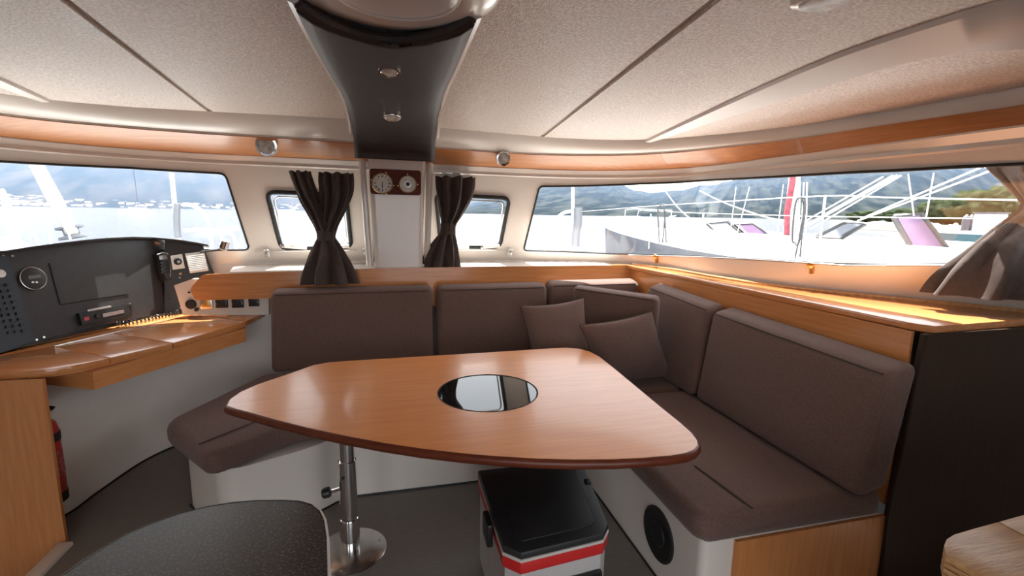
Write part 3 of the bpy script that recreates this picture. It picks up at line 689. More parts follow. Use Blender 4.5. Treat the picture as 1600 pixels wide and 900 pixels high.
MB().prism(strip, DZ-.03, DZ-.001).build('back_strip', 'wood_x', dk, smooth=False)
ft = [P(85, 540.8, z=DZ+.0005), P(176, 520.2, z=DZ+.0005), P(292, 493.5, z=DZ+.0005)]
tag(MB().prism([(p.x, p.y) for p in Sc if -2.2 < p.x < -1.2] + [(e0.x, e0.y-.02), (e1.x-.01, e1.y)], DZ-.05, DZ-.032).build('sun_stop_plate', 'gelmatte', smooth=False), 'added white filler plate stopping sunlight in the gap behind the chart desk', kind='structure')  # unseen plate added between desk and hull to keep sun off the wall below
MB().tube(ft, .0025, 6).build('hinge', 'steel', dk)
MB().prism(offset([dz(*q) for q in front][::1] + [dz(269, 536), dz(383, 502.5), dz(412, 487), (e0.x, e0.y-.02), (e1.x-.01, e1.y)], .012), DZ-.038, DZ-.0305).build('sun_stop_board', 'wood_h', dk, smooth=False)  # board added under the lids to block sun coming through the hinge slit
apz = .655
ap = [P(71, 594, z=apz), P(148, 609, z=apz), P(385, 533, z=apz)]; ap = [tuple(p.xy) for p in ap]
ap[0] = (ap[1][0]-.30, ap[1][1]+.14)
MB().prism([ap[0], ap[1], ap[2], (ap[2][0]-.06, ap[2][1]+.16), (ap[0][0]+.1, ap[0][1]+.35)], apz, DZ-.039).build('drawer_box', 'wood_h', dk, smooth=False)
MB().slab([(-1.41, 2.285, 0), (-1.41, 2.285, DZ-.031), (-2.2, 2.30, DZ-.031), (-2.2, 2.30, -.76), (-1.43, 2.285, -.76)], (0, 1, 0), .018).build('side_panel', 'wood_z', dk, smooth=False)
# dash
ds = thing('instrument_dash', 'charcoal instrument dash with hooded top standing on the chart desk', 'dashboard', dp0)
def D1(u, v, off=0): return PP(u, v, dp0+dn*off, dn)
# the dash bends into a wing beside the handset
DU = 257; wp = D1(DU, 489); wd = Vector((.955, .295, 0)).normalized(); wn0 = Vector((wd.y, -wd.x, 0)); wn = (wn0*math.cos(ti)+Vector((0, 0, math.sin(ti)))).normalized()
def nD(u): return wn if u > DU else dn
def D(u, v, off=0): return PP(u, v, wp+wn*off, wn) if u > DU else D1(u, v, off)
dpx = [(-60,399),(0,397.5),(40,391),(80,385.5),(120,380.5),(160,376.5),(200,375),(240,375.5),(257,376.5),(257,489),(150,510),(55,534),(0,553),(-60,570)]
MB().slab([D(*q) for q in dpx], -dn, .06).build('panel', 'dash', ds, smooth=False)
MB().slab([D(*q) for q in [(257.1,376.5),(280,379),(317,384.5),(335,428),(312,492),(257.1,489)]], -wn, .05).build('wing_panel', 'dash', ds, smooth=False)
hood = [D(u, v, 0) for u, v in [(-60,399),(0,396),(40,389.5),(80,384),(120,379),(160,375),(200,373),(240,373.5),(280,377),(312,382),(326,385)]]
v = []; f = []
for i_, p in enumerate(hood):
    n_ = dn if i_ < 7 else wn; v += [p+n_*.03-dup*.004, p+n_*.034+dup*.006, p-n_*.10+dup*.012, p-n_*.10-dup*.01]
for i in range(len(hood)-1):
    for j in range(4): f.append([4*i+j, 4*i+(j+1) % 4, 4*i+4+(j+1) % 4, 4*i+4+j])
f += [[0, 1, 2, 3], [4*len(hood)-4+j for j in range(4)]]
MB().add(v, f).build('hood', 'dash', ds)
MB().tube([p+(dn if i_ < 7 else wn)*.033+dup*.004 for i_, p in enumerate(hood)], .003, 6).build('hood_trim', 'rubber', ds)
def onD(poly, nm, m, par=ds, th=.006, off=.0, sm=False): return MB().slab([D(*q, off) for q in poly], nD(poly[0][0]), th).build(nm, m, par, smooth=sm)
rec = onD([(77,412),(190,400),(200,459),(94,475)], 'cover_plate', 'dash', th=.004)
for a, b_ in (((76,411),(94,476)), ((94,476),(201,460))): MB().tube([D(*a, .001), D(*b_, .001)], .0025, 6).build('gap', 'rubber', rec)
def onc(u, v, r, nm, m, par=ds, h=.01, off=0):
    return MB().lathe([(r, 0), (r, h*.7), (r*.85, h)], D(u, v, off), nD(u), 24).build(nm, m, par)
g_ = onc(52, 435, .058, 'round_gauge', 'cooldark', h=.012); onD([(44,431),(63,429),(64,434),(45,436.5)], 'gauge_display', 'lcd', g_, .002, .0125)
for u in (51, 57): onc(u, 441, .006, 'gauge_key', 'steel', g_, .003, .012)
MB().tube(circle(D(52, 435, .009), .056, dn, 32), .003, 6, closed=True).build('bezel', 'steel', g_)
for u, v in ((19,400),(4,400),(317,391),(56.5,531),(68,527),(283,481)): onc(u, v, .006, 'screw', 'steel', h=.004)
# radio
rd = onD([(119,490),(197,477),(200,494),(124,509)], 'radio', 'black', th=.02)
onD([(160,490),(193,484),(194,489),(161,496)], 'cassette_slot', 'steel', rd, .002, .02)
onD([(131,496),(138,494.5),(139,500),(132,501.5)], 'red_key', 'pinkled', rd, .003, .02)
onc(151, 494, .012, 'volume_knob', 'cooldark', rd, .01, .02)
onD([(136,484),(172,477),(174,480),(137,487)], 'name_strip', 'steel', rd, .002, .001)
onc(203, 477, .012, 'rubber_plug', 'rubber')
# handset
hs = thing('radio_handset', 'black VHF radio handset with coiled cord hanging on the dash', 'radio handset', D1(250, 430))
hb = [(245,397),(252,394.5),(260,394.5),(264,398),(267,420),(266,434),(258,439),(252,437),(247,425)]
MB().slab([D1(*q, .02) for q in hb], dn, .035).build('body', 'cooldark', hs)
MB().tube([D1(*q, .056) for q in [(245.5,398),(252,395.5),(260,395.5),(263.5,399),(266.5,420),(265.5,433)]], .004, 6).build('silver_edge', 'steel', hs)
MB().slab([D1(*q, .055) for q in [(248,399.5),(260,398.5),(261.5,405),(249,406)]], dn, .002).build('screen', 'lcd', hs)
for r_ in range(4):
    for c_ in range(3): MB().lathe([(.006, 0), (.005, .004)], D1(251.5+c_*4.2+r_*.4, 411+r_*5-c_*.4, .055), dn, 8).build('key', 'rubber', hs)
MB().slab([D1(*q, .0) for q in [(238,398),(246,396),(252,430),(258,445),(250,440)]], dn, .025).build('cradle', 'rubber', hs)
cpath = [D1(261, 439, .03), D1(262, 455, .025), D1(266, 468, .02), P(281, 478, z=DZ+.02), P(276, 489, z=DZ+.018), P(255, 493, z=DZ+.016), P(232, 498, z=DZ+.016), P(205, 504, z=DZ+.016), P(182, 506, z=DZ+.016)]
cp = catmull(cpath, 24); hx = []; ac = 0
for i, p in enumerate(cp):
    tg = (cp[min(i+1, len(cp)-1)]-cp[max(i-1, 0)]).normalized(); a = tg.orthogonal().normalized() if abs(tg.z) > .9 else tg.cross(Vector((0, 0, 1))).normalized(); b_ = tg.cross(a)
    r_ = .0015 if i < 40 else .012
    hx.append(p + r_*(a*math.cos(i*1.15)+b_*math.sin(i*1.15)))
MB().tube(hx, .0032, 6).build('coiled_cord', 'black', hs)
# thermostat and vent louvre
th_ = onD([(266.5,400),(284.5,397),(289,419),(270,421.5)], 'control_plate', 'white', th=.008); onc(278, 409, .022, 'dial', 'black', th_, .012, .008); onc(279, 409, .009, 'dial_cap', 'steel', th_, .004, .02)
lv = onD([(289,396.5),(319,393),(326,423),(297,427)], 'louvre_frame', 'white', th=.008)
for k in range(9):
    a = k/8; u0, v0 = 291+6*a, 400.5+22*a; u1, v1 = 319+5*a, 397+22*a
    MB().tube([D(u0, v0, .010), D(u1, v1, .010)], .005, 6).build('louvre_slat', 'steel', lv)
onc(282, 428, .008, 'brass_button', 'brass', h=.008); onc(281, 434, .006, 'brass_button', 'steel', h=.008)
# switch panel
sw = onD([(-60,402),(9,400.5),(52,532),(0,551),(-60,566)], 'switch_panel', 'navy', th=.012)
for r_ in range(9):
    for c_ in range(3):
        u, v = -14+c_*11+r_*3.1, 446+r_*9-c_*1.5
        if u > -5: onD([(u,v),(u+5,v-.8),(u+6,v+3.4),(u+1,v+4.2)], 'breaker', 'black', sw, .008, .012)
onc(-1, 428, .022, 'key_switch', 'steel', sw, .012, .012)
# reading lamp
rl = thing('reading_lamp', 'chrome swivel reading lamp on a thin arm beside the dash', 'lamp', P(315, 393, y=3.45))
lp = [P(u, v, y=3.45) for u, v in [(312,394),(325,392.5),(338,391),(347,388)]]
MB().tube(lp, .006, 8).build('arm', 'black', rl); hd = P(349, 389, y=3.45)
MB().lathe([(.018, 0), (.026, .01), (.026, .055), (.022, .06)], hd, (.35, -.2, .9), 20).build('lamp_head', 'chrome', rl)
MB().lathe([(.022, -.004), (.026, .004)], hd, (.35, -.2, .9), 20).build('lamp_lens', 'lens', rl)
# fire extinguisher
ex, ey = -1.505, 2.39
fe = thing('fire_extinguisher', 'red fire extinguisher clipped beside the chart desk side panel', 'extinguisher', (ex, ey, .2))
MB().lathe([(.05, .17), (.058, .185), (.058, .47), (.05, .51), (.028, .535), (.018, .545)], (ex, ey, 0), (0, 0, 1), 28).build('cylinder', 'red', fe)
MB().lathe([(.0595, .43), (.0605, .435), (.0605, .465), (.0595, .47)], (ex, ey, 0), (0, 0, 1), 28).build('strap', 'rubber', fe)
MB().lathe([(.0585, .27), (.059, .275), (.059, .385), (.0585, .39)], (ex, ey, 0), (0, 0, 1), 28).build('paper_label', mat('extinguisher_label', (.34, .05, .05), .5, col2=(.5, .2, .18), nscale=60, lo=.5, hi=.6), fe)
MB().lathe([(.018, .545), (.018, .575), (.012, .58)], (ex, ey, 0), (0, 0, 1), 16).build('valve', 'steel', fe)
MB().box((ex+.02, ey-.01, .595), (.09, .018, .012), Matrix.Rotation(.25, 3, 'Y'), .003).build('handle', 'black', fe)
MB().box((ex+.02, ey-.01, .57), (.075, .014, .008), Matrix.Rotation(-.15, 3, 'Y'), .002).build('lever', 'steel', fe)
MB().lathe([(.054, .145), (.06, .15), (.06, .19), (.054, .195)], (ex, ey, 0), (0, 0, 1), 28).build('foot_ring', 'black', fe)

# ================================================================== MAST PILLAR, MAST COVER, LAMPS
PY = 3.325
mp_ = thing('mast_pillar', 'cream gelcoat mast pillar standing on the ledge between the portlights', 'pillar', (0, 3.55, LEDGE))
rows = []
for v_, ul, ur, yy in ((420,586,661,PY),(340,580.5,662.5,PY),(270,576,665,PY),(240,574,666,PY)):
    a = P(ul, v_, y=yy); b_ = P(ur, v_, y=yy); rows.append((a.x, b_.x, a.z if v_ < 420 else LEDGE+.001, yy))
v = []; f = []
for xl_, xr, z, yy in rows:
    pts = fillet([(xl_, yy), (xr, yy), (xr-.01, 3.74), (xl_+.01, 3.74)], [.035, .035, 0, 0], 6); v += [(x, y, z) for x, y in pts]
n = len(pts)
for i in range(len(rows)-1):
    for k in range(n): f.append([i*n+k, i*n+(k+1) % n, (i+1)*n+(k+1) % n, (i+1)*n+k])
f += [list(range(n)), [(len(rows)-1)*n+k for k in range(n)]]
MB().add(v, f).build('shaft', 'gel', mp_, ang=50)
for sg in (0, 1):
    q = []
    for v_ in (416, 340, 270, 245):
        u = ((584-v_*0) - (416-v_)*.075 - 6) if not sg else 663+(416-v_)*.03+4
        a = P(u, v_, y=3.37); q.append((a.x, 3.37, max(a.z, LEDGE)))
    MB().tube(q, .022, 10).build('corner_fillet', 'gel', mp_)
r0 = P(586, 415.5, y=PY-.006); r1 = P(661, 415.5, y=PY-.006)
MB().box(((r0.x+r1.x)/2, PY+.155, LEDGE+.012), (r1.x-r0.x+.02, .30, .022), bev=.006).build('foot', 'gel', mp_)
# clock and barometer plaque
pq = thing('clock_plaque', 'mahogany plaque with a clock and a barometer on the mast pillar', 'clock', P(617, 285, y=PY))
cor = [P(u, v, y=PY-.001) for u, v in ((577.5,263.5),(657.5,267),(657.5,305.5),(579,303))]
flat = fillet([(c.x, c.z) for c in cor], .02, 5)
MB().slab([(x, PY-.001, z) for x, z in flat], (0, -1, 0), .018).build('board', 'plaque', pq, smooth=False)
def dialx(u, v, r, nm):
    c = P(u, v, y=PY-.02); e = MB().lathe([(r*1.12, 0), (r*1.15, .012), (r*1.05, .02), (r*.98, .02), (r*.98, .014), (.001, .014)], c, (0, -1, 0), 40).build(nm, 'bronze', pq)
    fc = c+Vector((0, -.0145, 0)); MB().lathe([(r*.97, 0), (r*.97, .001)], fc, (0, -1, 0), 40).build('dial', 'dial', e)
    return e, fc+Vector((0, -.0015, 0))
def strk(c, a, r0, r1, w_, par, nm='mark'):
    d = Vector((math.sin(a), 0, math.cos(a))); s_ = Vector((math.cos(a), 0, -math.sin(a)))*w_
    MB().slab([c+d*r0-s_, c+d*r0+s_, c+d*r1+s_, c+d*r1-s_], (0, -1, 0), .001).build(nm, 'ink', par, smooth=False)
ck, c0 = dialx(597.5, 286.5, .060, 'clock')
for h in range(12):
    nst = [3, 1, 2, 3, 2, 1, 2, 3, 3, 2, 1, 2][h]
    for j in range(nst): strk(c0, h*PI/6+(j-(nst-1)/2)*.11, .040, .052, .0018, ck, 'numeral')
strk(c0, PI*1.03, -.006, .026, .0022, ck, 'hour_hand'); strk(c0, PI*.985, -.008, .040, .0014, ck, 'minute_hand')
bm_, c1 = dialx(637, 288, .052, 'barometer')
for h in range(28): strk(c1, (h-13.5)*PI/16.5, .040, .046, .0007, bm_)
MB().lathe([(.012, 0), (.012, .0015)], c1, (0, -1, 0), 20).build('centre_window', 'ink', bm_)
MB().tube(circle(c1, .019, (0, -1, 0), 24), .0018, 6, closed=True).build('inner_ring', 'steel', bm_); strk(c1, -.5, -.012, .036, .0012, bm_, 'needle')
for c, r_, aa, par in ((c0, .066, (.35, 2.8, -1.3, 1.75), ck), (c1, .058, (0, 1.57, -1.75), bm_)):
    for a in aa: MB().lathe([(.005, 0), (.005, .012), (.003, .014)], c+Vector((math.sin(a)*(r_+.006), .012, math.cos(a)*(r_+.006))), (0, -1, 0), 8).build('lug', 'brass', par)
# mast cover on the ceiling
mc = thing('mast_cover', 'dark mocha padded mast cover flaring along the middle of the ceiling', 'cover', (0, 2.2, 1.9))
zz_ = 1.925
rw = [((466,7),(738,30),'z'),((487,52),(725,63),'z'),((515,105),(708,105),'z'),((540,150),(690,147),'z'),((549,182),(682.5,182),2.66),((552,200),(680,203),2.90),((553.5,216),(679,223),3.02),((554.5,234),(678.5,241),3.085),((556,247),(677,253),3.10)]
NC = 14; v = []; f = []; L_ = []; R_ = []
for i, (l, r_, md) in enumerate(rw):
    a = P(*l, z=zz_) if md == 'z' else P(*l, y=md); b_ = P(*r_, z=zz_) if md == 'z' else P(*r_, y=md); L_.append(a); R_.append(b_)
LC = catmull(L_, 4); RC = catmull(R_, 4)
for i, (a, b_) in enumerate(zip(LC, RC)):
    for k in range(NC+1):
        t_ = k/NC; p = a.lerp(b_, t_); s_ = math.sin(PI*t_); ed = (1-(2*t_-1)**8)
        fade = max(0, 1-i/5)
        bl_ = max(0, min(1, (i-15)/9))*PI/2; v.append(p + Vector((0, .15*s_*fade-.016*ed*math.sin(bl_), -.016*ed*math.cos(bl_))))
for i in range(len(LC)-1):
    for k in range(NC): a = i*(NC+1)+k; f.append([a, a+1, a+NC+2, a+NC+1])
mcp = MB().add(v, f).build('panel', 'mastcover', mc, ang=60)
m_ = mcp.modifiers.new('thickness', 'SOLIDIFY'); m_.thickness = .03; m_.offset = 0
MB().tube([Vector(v[k])+Vector((0, 0, .004)) for k in range(NC+1)], .014, 8).build('rolled_edge', 'mastcover', mc)
for cv_, sg in ((LC, -1), (RC, 1)):
    MB().tube([p+Vector((sg*.012, 0, .018)) for p in cv_[:-9]], .017, 8).build('side_trim', 'gel', mc)
# round deck fitting where the mast passes the roof
rf = thing('mast_collar', 'round white moulded mast collar in the ceiling', 'ceiling collar', (.02, 1.19, 1.92))
MB().lathe([(.235, .02), (.235, .004), (.225, -.004), (.17, -.012), (.15, -.006), (.13, -.008), (.12, .0), (.06, .004)], (.02, 1.19, 1.938), (0, 0, 1), 48).build('dish', 'gel', rf)
MB().tube(circle((.02, 1.19, 1.930), .142, (0, 0, 1), 40), .003, 6, closed=True).build('groove', 'cove', rf)
def lamp(c, ax, r, nm, label, grp, proud):
    e = thing(nm, label, 'lamp', c, grp)
    MB().lathe([(r*1.0, -.004), (r*1.03, proud*.4), (r*.98, proud), (r*.78, proud*1.05), (r*.72, proud*.8)], c, ax, 32).build('bezel', 'chrome', e)
    MB().lathe([(r*.72, proud*.8), (r*.5, proud*1.0), (.004, proud*1.1)], c, ax, 28).build('lens', 'lens', e)
lamp(P(608, 110, z=1.893), (0, -.25, -1), .034, 'ceiling_spotlight', 'chrome spotlight in the wide part of the mast cover, by the mast collar', 'mast cover spotlights', .008)
lamp(P(613, 182, z=1.893), (0, -.22, -1), .040, 'ceiling_spotlight', 'chrome spotlight in the narrow part of the mast cover, towards the pillar', 'mast cover spotlights', .008)
lamp(P(418, 227.5, y=3.185), (0, -1, -.15), .060, 'valance_lamp', 'round chrome lamp on the valance beside the split curtain', 'valance lamps', .035)
lamp(P(785, 247.5, y=3.215), (0, -1, -.15), .048, 'valance_lamp', 'round chrome lamp on the valance beside the single tied curtain', 'valance lamps', .035)
# small rounded ceiling light at the top edge of the view
hf = thing('ceiling_light', 'small white rounded ceiling light on the headliner panel', 'lamp', (.92, .93, 1.92))
ho = fillet([(.865, .985), (.865, .86), (.985, .86), (.985, .985)], .045, 6); ho = ho if area(ho) > 0 else ho[::-1]
MB().prism(ho, zc(.92)-.018, zc(.92)+.004, bev=.006).build('housing', 'gel', hf)
MB().prism(offset(ho, .018), zc(.92)-.022, zc(.92)-.016, bev=.003).build('diffuser', 'lens', hf)

# ================================================================== CURTAINS
def lobe(rows, yfn, nm, par, k=7, amp=.17, dep=.4, ph=0, flat=None):
    """gathered cloth: rows of (u, v, half width px); pleated closed cross-sections"""
    v = []; f = []; n = 64; rr = catmull([Vector(r_) for r_ in rows], 5)
    for i, q in enumerate(rr):
        c, rgt, dpt, sc = yfn(q.x, q.y, i/(len(rr)-1))
        hw = q.z*sc
        for j in range(n):
            a = 2*PI*j/n; m = 1+1.7*amp*math.cos(k*a+ph+.6*math.sin(i*.35))+amp*.5*math.cos((2*k+1)*a+1.3*ph)
            v.append(c + rgt*hw*math.cos(a)*(1+.2*(m-1)) + dpt*max(hw*dep, .018)*math.sin(a)*m + Vector((0, 0, (.006*math.cos(k*a) if i == 0 else 0))))
    for i in range(len(rr)-1):
        for j in range(n): f.append([i*n+j, i*n+(j+1) % n, (i+1)*n+(j+1) % n, (i+1)*n+j])
    f += [list(range(n)), [(len(rr)-1)*n+j for j in range(n)]]
    return MB().add(v, f).build(nm, 'curtain', par, ang=75)
def yplane(y0, y1, vv0, vv1):
    def g(u, v, t):
        y = y0+(y1-y0)*max(0, min(1, (v-vv0)/(vv1-vv0))); c = P(u, v, y=y); return c, Vector((1, 0, 0)), Vector((0, 1, 0)), (c-EYE).length/F*1.02
    return g
c1_ = thing('curtain', 'dark brown curtain split in two at the top and tied, hanging over the backboard', 'curtain', P(513, 440, y=3.24), 'tied-back saloon curtains')
g1 = yplane(3.30, 3.235, 270, 425)
lobe([(468,268,13),(475,288,13),(484,312,13),(495,335,11.5),(504,356,10),(508,368,10)], g1, 'left_gather', c1_, 8, .26, .7)
lobe([(525,271,21.5),(526,285,22),(525,305,20.5),(520,330,16),(515,350,12),(511,368,10.5)], g1, 'right_gather', c1_, 9, .26, .6, 1)
lobe([(509,360,12),(510,370,11.5),(511,382,17),(512,400,25),(514,420,33),(516,443,39)], g1, 'skirt', c1_, 8, .26, .42, 2)
lobe([(509,361,12.5),(509.5,366,12.5),(510,376,12.5)], g1, 'tie_band', c1_, 3, .02, .7)
c2_ = thing('curtain', 'dark brown curtain in a single gather tied beside the mast pillar', 'curtain', P(700, 416, y=3.42), 'tied-back saloon curtains')
g2 = yplane(3.345, 3.375, 275, 418)
lobe([(710.5,277,28),(711,295,27),(709,315,22.5),(705,335,16),(701,350,11),(700,362,10)], g2, 'gather', c2_, 9, .26, .6)
lobe([(700,355,10.5),(699,364,11),(694,380,18),(689,400,25),(688,417,29)], g2, 'skirt', c2_, 8, .26, .42, 1.5)
lobe([(700,349,11.5),(700,356,11.2),(700,366,11.5)], g2, 'tie_band', c2_, 3, .02, .7)
c3_ = thing('curtain', 'dark brown curtain bunched at the end of the long window, resting on the side shelf', 'curtain', (2.36, 1.42, LEDGE), 'tied-back saloon curtains')
q0 = Vector((2.30, 1.42, 1.1)); qn = Vector((-.62, -.78, 0)).normalized()
def g3(u, v, t):
    c = PP(u, v, q0, qn); return c, Vector((-qn.y, qn.x, 0)), qn, (c-EYE).length/F*.92
lobe([(1612,242,40),(1614,262,38),(1618,285,27),(1624,305,20),(1628,322,16)], g3, 'gather', c3_, 8, .26, .5)
lobe([(1628,312,16),(1628,330,20),(1622,360,38),(1612,395,56),(1598,430,72),(1582,466,80)], g3, 'skirt', c3_, 9, .26, .3, 1)
lobe([(1628,308,17),(1628,315,17),(1628,324,17)], g3, 'tie_band', c3_, 3, .02, .7)
# curtain rods and studs along the sills
def rail(us, vs_, nm, label, r_, studs, m, off=.02):
    e = thing(nm, label, 'rod', wallhit(us[0], vs_(us[0])))
    MB().tube([wallhit(u, vs_(u))+wall_n(*wall_st(u, vs_(u)))*off for u in us], r_, 6).build('rod', 'steel', e)
    for u, v in studs:
        n_ = wall_n(*wall_st(u, v)); p = wallhit(u, v)
        s_ = MB().lathe([(.008, 0), (.008, .018), (.017, .022), (.017, .03), (.008, .034)], p, n_, 14).build('stud', m, e)
        MB().box(p+Vector((0, 0, -.03))+n_*.004, (.03, .006, .05), bev=.003).build('bracket', m, s_)
rail([398+i*14.5 for i in range(12)], lambda u: 390.5-.012*(u-398), 'curtain_rod', 'thin steel curtain rod under the portlight with the split curtain', .0035, [(417,388.5),(571,386.5)], 'steel')
rail([668+i*12 for i in range(12)], lambda u: 387.5+.012*(u-668), 'curtain_rod', 'thin steel curtain rod under the portlight with the single gather', .0035, [(671,385.5),(797,388)], 'steel')
rail([985+i*20 for i in range(31)], lambda u: 396+ (u-985)*.042 if u < 1330 else 410.5-(u-1330)*.022, 'curtain_rod', 'thin curtain rod with brass studs along the sill of the long window', .004, [(1027,399),(1270,411)], 'brass', .03)
#@@OUT

# ================================================================== OUTSIDE
SEA = -1.15
o = MB().add([(-9000, -3000, SEA), (9000, -3000, SEA), (9000, 9000, SEA), (-9000, 9000, SEA)], [[0, 1, 2, 3]]).build('sea', 'sea', smooth=False)
tag(o, 'pale lavender rippled sea stretching to the shore', 'sea', kind='stuff')
# own foredeck and bows in front of the windows
fd = thing('foredeck', 'sunlit white foredeck of the catamaran in front of the windows', 'deck', (0, 5, .6))
v = []; f = []
for p in Sc[8:-8]:
    nn = Vector((p.x, p.y-.8, 0)).normalized(); v += [p+nn*.02, p+nn*.14+Vector((0, 0, -.02)), p+nn*.5+Vector((0, 0, -.42))]
k = len(v)//3
for i in range(k-1):
    for j in range(2): a = 3*i+j; f.append([a, a+3, a+4, a+1])
MB().add(v, f).build('coaming', 'deck', fd)
MB().prism([(-3.7,4.15),(3.7,4.15),(3.7,6.4),(2.4,6.6),(-2.4,6.6),(-3.7,6.4)], .5, .6).build('deck', 'deck', fd, smooth=False)
for sg in (1, -1): MB().prism([(sg*3.05,-1),(sg*3.7,-1),(sg*3.7,4.2),(sg*1.6,4.2),(sg*2.2,3.75),(sg*2.9,2.9)], .5, .598).build('side_deck', 'deck', fd, smooth=False)
for sg in (1, -1):
    pts = [(sg*2.4,6.3),(sg*3.75,6.3),(sg*3.7,8.2),(sg*3.4,9.4),(sg*3.1,9.6),(sg*2.8,9.2),(sg*2.5,8.2)]
    MB().prism(pts, SEA-.1, .6).build('bow', 'deck', fd)
tramp = MB()
for i in range(25): tramp.tube([(-2.4+i*.2, 6.6, .52), (-2.4+i*.2, 8.8, .52)], .012, 4)
for i in range(12): tramp.tube([(-2.4, 6.6+i*.2, .52), (2.4, 6.6+i*.2, .52)], .012, 4)
tag(tramp.build('trampoline_net', 'rope', fd), kind='stuff')
def pulpit(label, yy, post, rails, seat, extra, bundle=None):
    e = thing('bow_pulpit', label, 'pulpit', P(post[-1][0], post[-1][1], y=yy), 'pulpits on the two bows')
    b_ = P(post[-1][0], post[-1][1], y=yy); pp = [P(u, v, y=yy) for u, v in post]; pp.append(Vector((b_.x, yy, .6)))
    MB().tube(pp, .035, 8).build('post', 'ndeck', e)
    for r_ in rails: MB().tube(catmull([P(u, v, y=yy-.1) for u, v in r_], 6), .03, 8).build('rail', 'ndeck', e)
    a, c = P(*seat[0], y=yy-.3), P(*seat[1], y=yy-.3); MB().box((a+c)/2, ((c-a).length, .45, .05), bev=.02).build('seat', 'ndeck', e)
    for r_ in extra: MB().tube([P(u, v, y=yy-.2) for u, v in r_], .018, 6).build('leg', 'steel', e)
    if bundle: MB().tube(catmull([P(u, v, y=yy-.05) for u, v in bundle[0]], 5), bundle[1], 8).build('rope_bundle', 'hullgrey', e)
pulpit('white bow pulpit with curved rail and seat seen over the instrument dash', 8.7, [(268,270),(272,310),(278,370),(280,392)], [[(286,320),(300,321),(315,330),(325,346),(330,366),(331,392)],[(340,361),(358,363),(366,372),(370,392)]], [(296,359),(368,360)], [[(345,362),(349,392)]], ([(277,318),(276,340),(277,362),(279,372)], .05))
pulpit('white bow pulpit with curved rail, seat and rope bundle seen past the long window edge', 8.7, [(895,285),(895,320),(895,370),(894,393)], [[(893,330),(880,333),(870,342),(865,356),(864,362)],[(842,364),(837,372),(836,394)]], [(836,361),(886,361.5)], [[(861,365),(850,392)],[(864,365),(872,392)]], ([(903,325),(903,348),(900,365),(899,385)], .085))
# hull generator for moored boats
def hull(par, cx, bow_y, L, beam, deck, m_hull, m_deck, rise=.25, low=SEA):
    st = []; N = 14
    for i in range(N+1):
        t_ = i/N; hb = beam/2*min(1, (t_*2.1)**.62) if t_ > 0 else .03; y = bow_y-L*t_; zt = deck+rise*(1-t_)**2
        st.append([(cx-hb*.72, y-(.5 if i == 0 else 0), low), (cx-hb, y, zt), (cx-hb*.96, y, zt+.05), (cx-hb*.92, y, zt), (cx, y, zt+.10*min(1, hb/(beam/2))), (cx+hb*.92, y, zt), (cx+hb*.96, y, zt+.05), (cx+hb, y, zt), (cx+hb*.72, y-(.5 if i == 0 else 0), low)])
    for nm, js, m in (('hull_side', (0,), m_hull), ('hull_side', (7,), m_hull), ('deck', (2, 3, 4, 5), m_deck), ('toe_rail', (1, 2), 'rope'), ('toe_rail', (6,), 'rope')):
        w_ = js[-1]-js[0]+2; v = [q for r_ in st for q in r_[js[0]:js[0]+w_]]
        MB().add(v, [[i*w_+j, i*w_+j+1, (i+1)*w_+j+1, (i+1)*w_+j] for i in range(N) for j in range(w_-1)]).build(nm, m, par)
    MB().add(st[-1], [list(range(9))]).build('transom', m_hull, par)
# neighbour alongside the long window
NX = 6.4; ny = thing('neighbour_yacht', 'white sailing yacht moored alongside, seen through the long window', 'yacht', (NX, 5, SEA))
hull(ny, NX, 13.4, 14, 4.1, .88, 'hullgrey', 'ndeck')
tr = [(NX-.5,9.6),(NX+.5,9.6),(NX+1.0,8.6),(NX+1.25,6),(NX+1.3,0),(NX-1.3,0),(NX-1.25,6),(NX-1.0,8.6)]
MB().prism(tr, .9, 1.16, bev=.08).build('coachroof', 'ndeck', ny)
mr = P(1236, 330, x=NX); MB().tube([(NX, mr.y, 1.1), (NX, mr.y, 14)], .085, 12).build('mast', 'ndeck', ny)
MB().tube([P(1229, 370, x=NX-.15), P(1230, 330, x=NX-.15), P(1238, 285, x=NX-.15), P(1240, 250, x=NX-.15)], .045, 8).build('red_halyard', 'redsail', ny)
for u0, v0, u1, v1 in ((1248,372,1250,285),(1252,372,1256,285),(1246,370,1246,285),(1259,366,1261,285)): MB().tube([P(u0, v0, x=NX-.1), P(u1, v1, x=NX-.1)], .014, 6).build('halyard', 'rope', ny)
for (u0, v0, u1, v1), r_ in zip(((1256,353,1395,274),(1262,352,1402,274),(1266,358,1408,274),(1250,350,1380,276)), (.010, .016, .012, .010)): MB().tube([P(u0, v0, x=NX+.2), P(u1, v1, x=NX+.2)], r_, 6).build('boom_line', 'rope', ny)
for (u0, v0, u1, v1) in ((1345,342,1532,262),(1340,345,1560,262)): MB().tube([P(u0, v0, x=NX+1), P(u1, v1, x=NX+1)], .013, 6).build('boom_line', 'rope', ny)
for (u0, v0, u1, v1) in ((1150,292,1140,372),(1171,292,1150,372),(1419,272,1428,337),(1459,270,1447,340),(1224,288,1214,366)): MB().tube([P(u0, v0, x=NX-.9), P(u1, v1, x=NX-.9)], .008, 6).build('shroud', 'rope', ny)
EX = 4.52
def ex(u, v, x=EX): return P(u, v, x=x)
for u, top, bot in ((1018,334,385),(1098,333,398),(1281,305,412),(1597,312,425)):
    b_ = ex(u-(4 if u < 1590 else -4), bot); t_ = ex(u, top); t_.y = b_.y; MB().tube([(EX, b_.y, .85), (EX, b_.y, t_.z)], .014, 8).build('stanchion', 'steel', ny)
MB().tube(catmull([ex(905,331), ex(1018,322), ex(1098,317), ex(1281,306.5), ex(1400,309), ex(1600,313), ex(1680,316)], 4), .007, 6).build('lifeline', 'rope', ny)
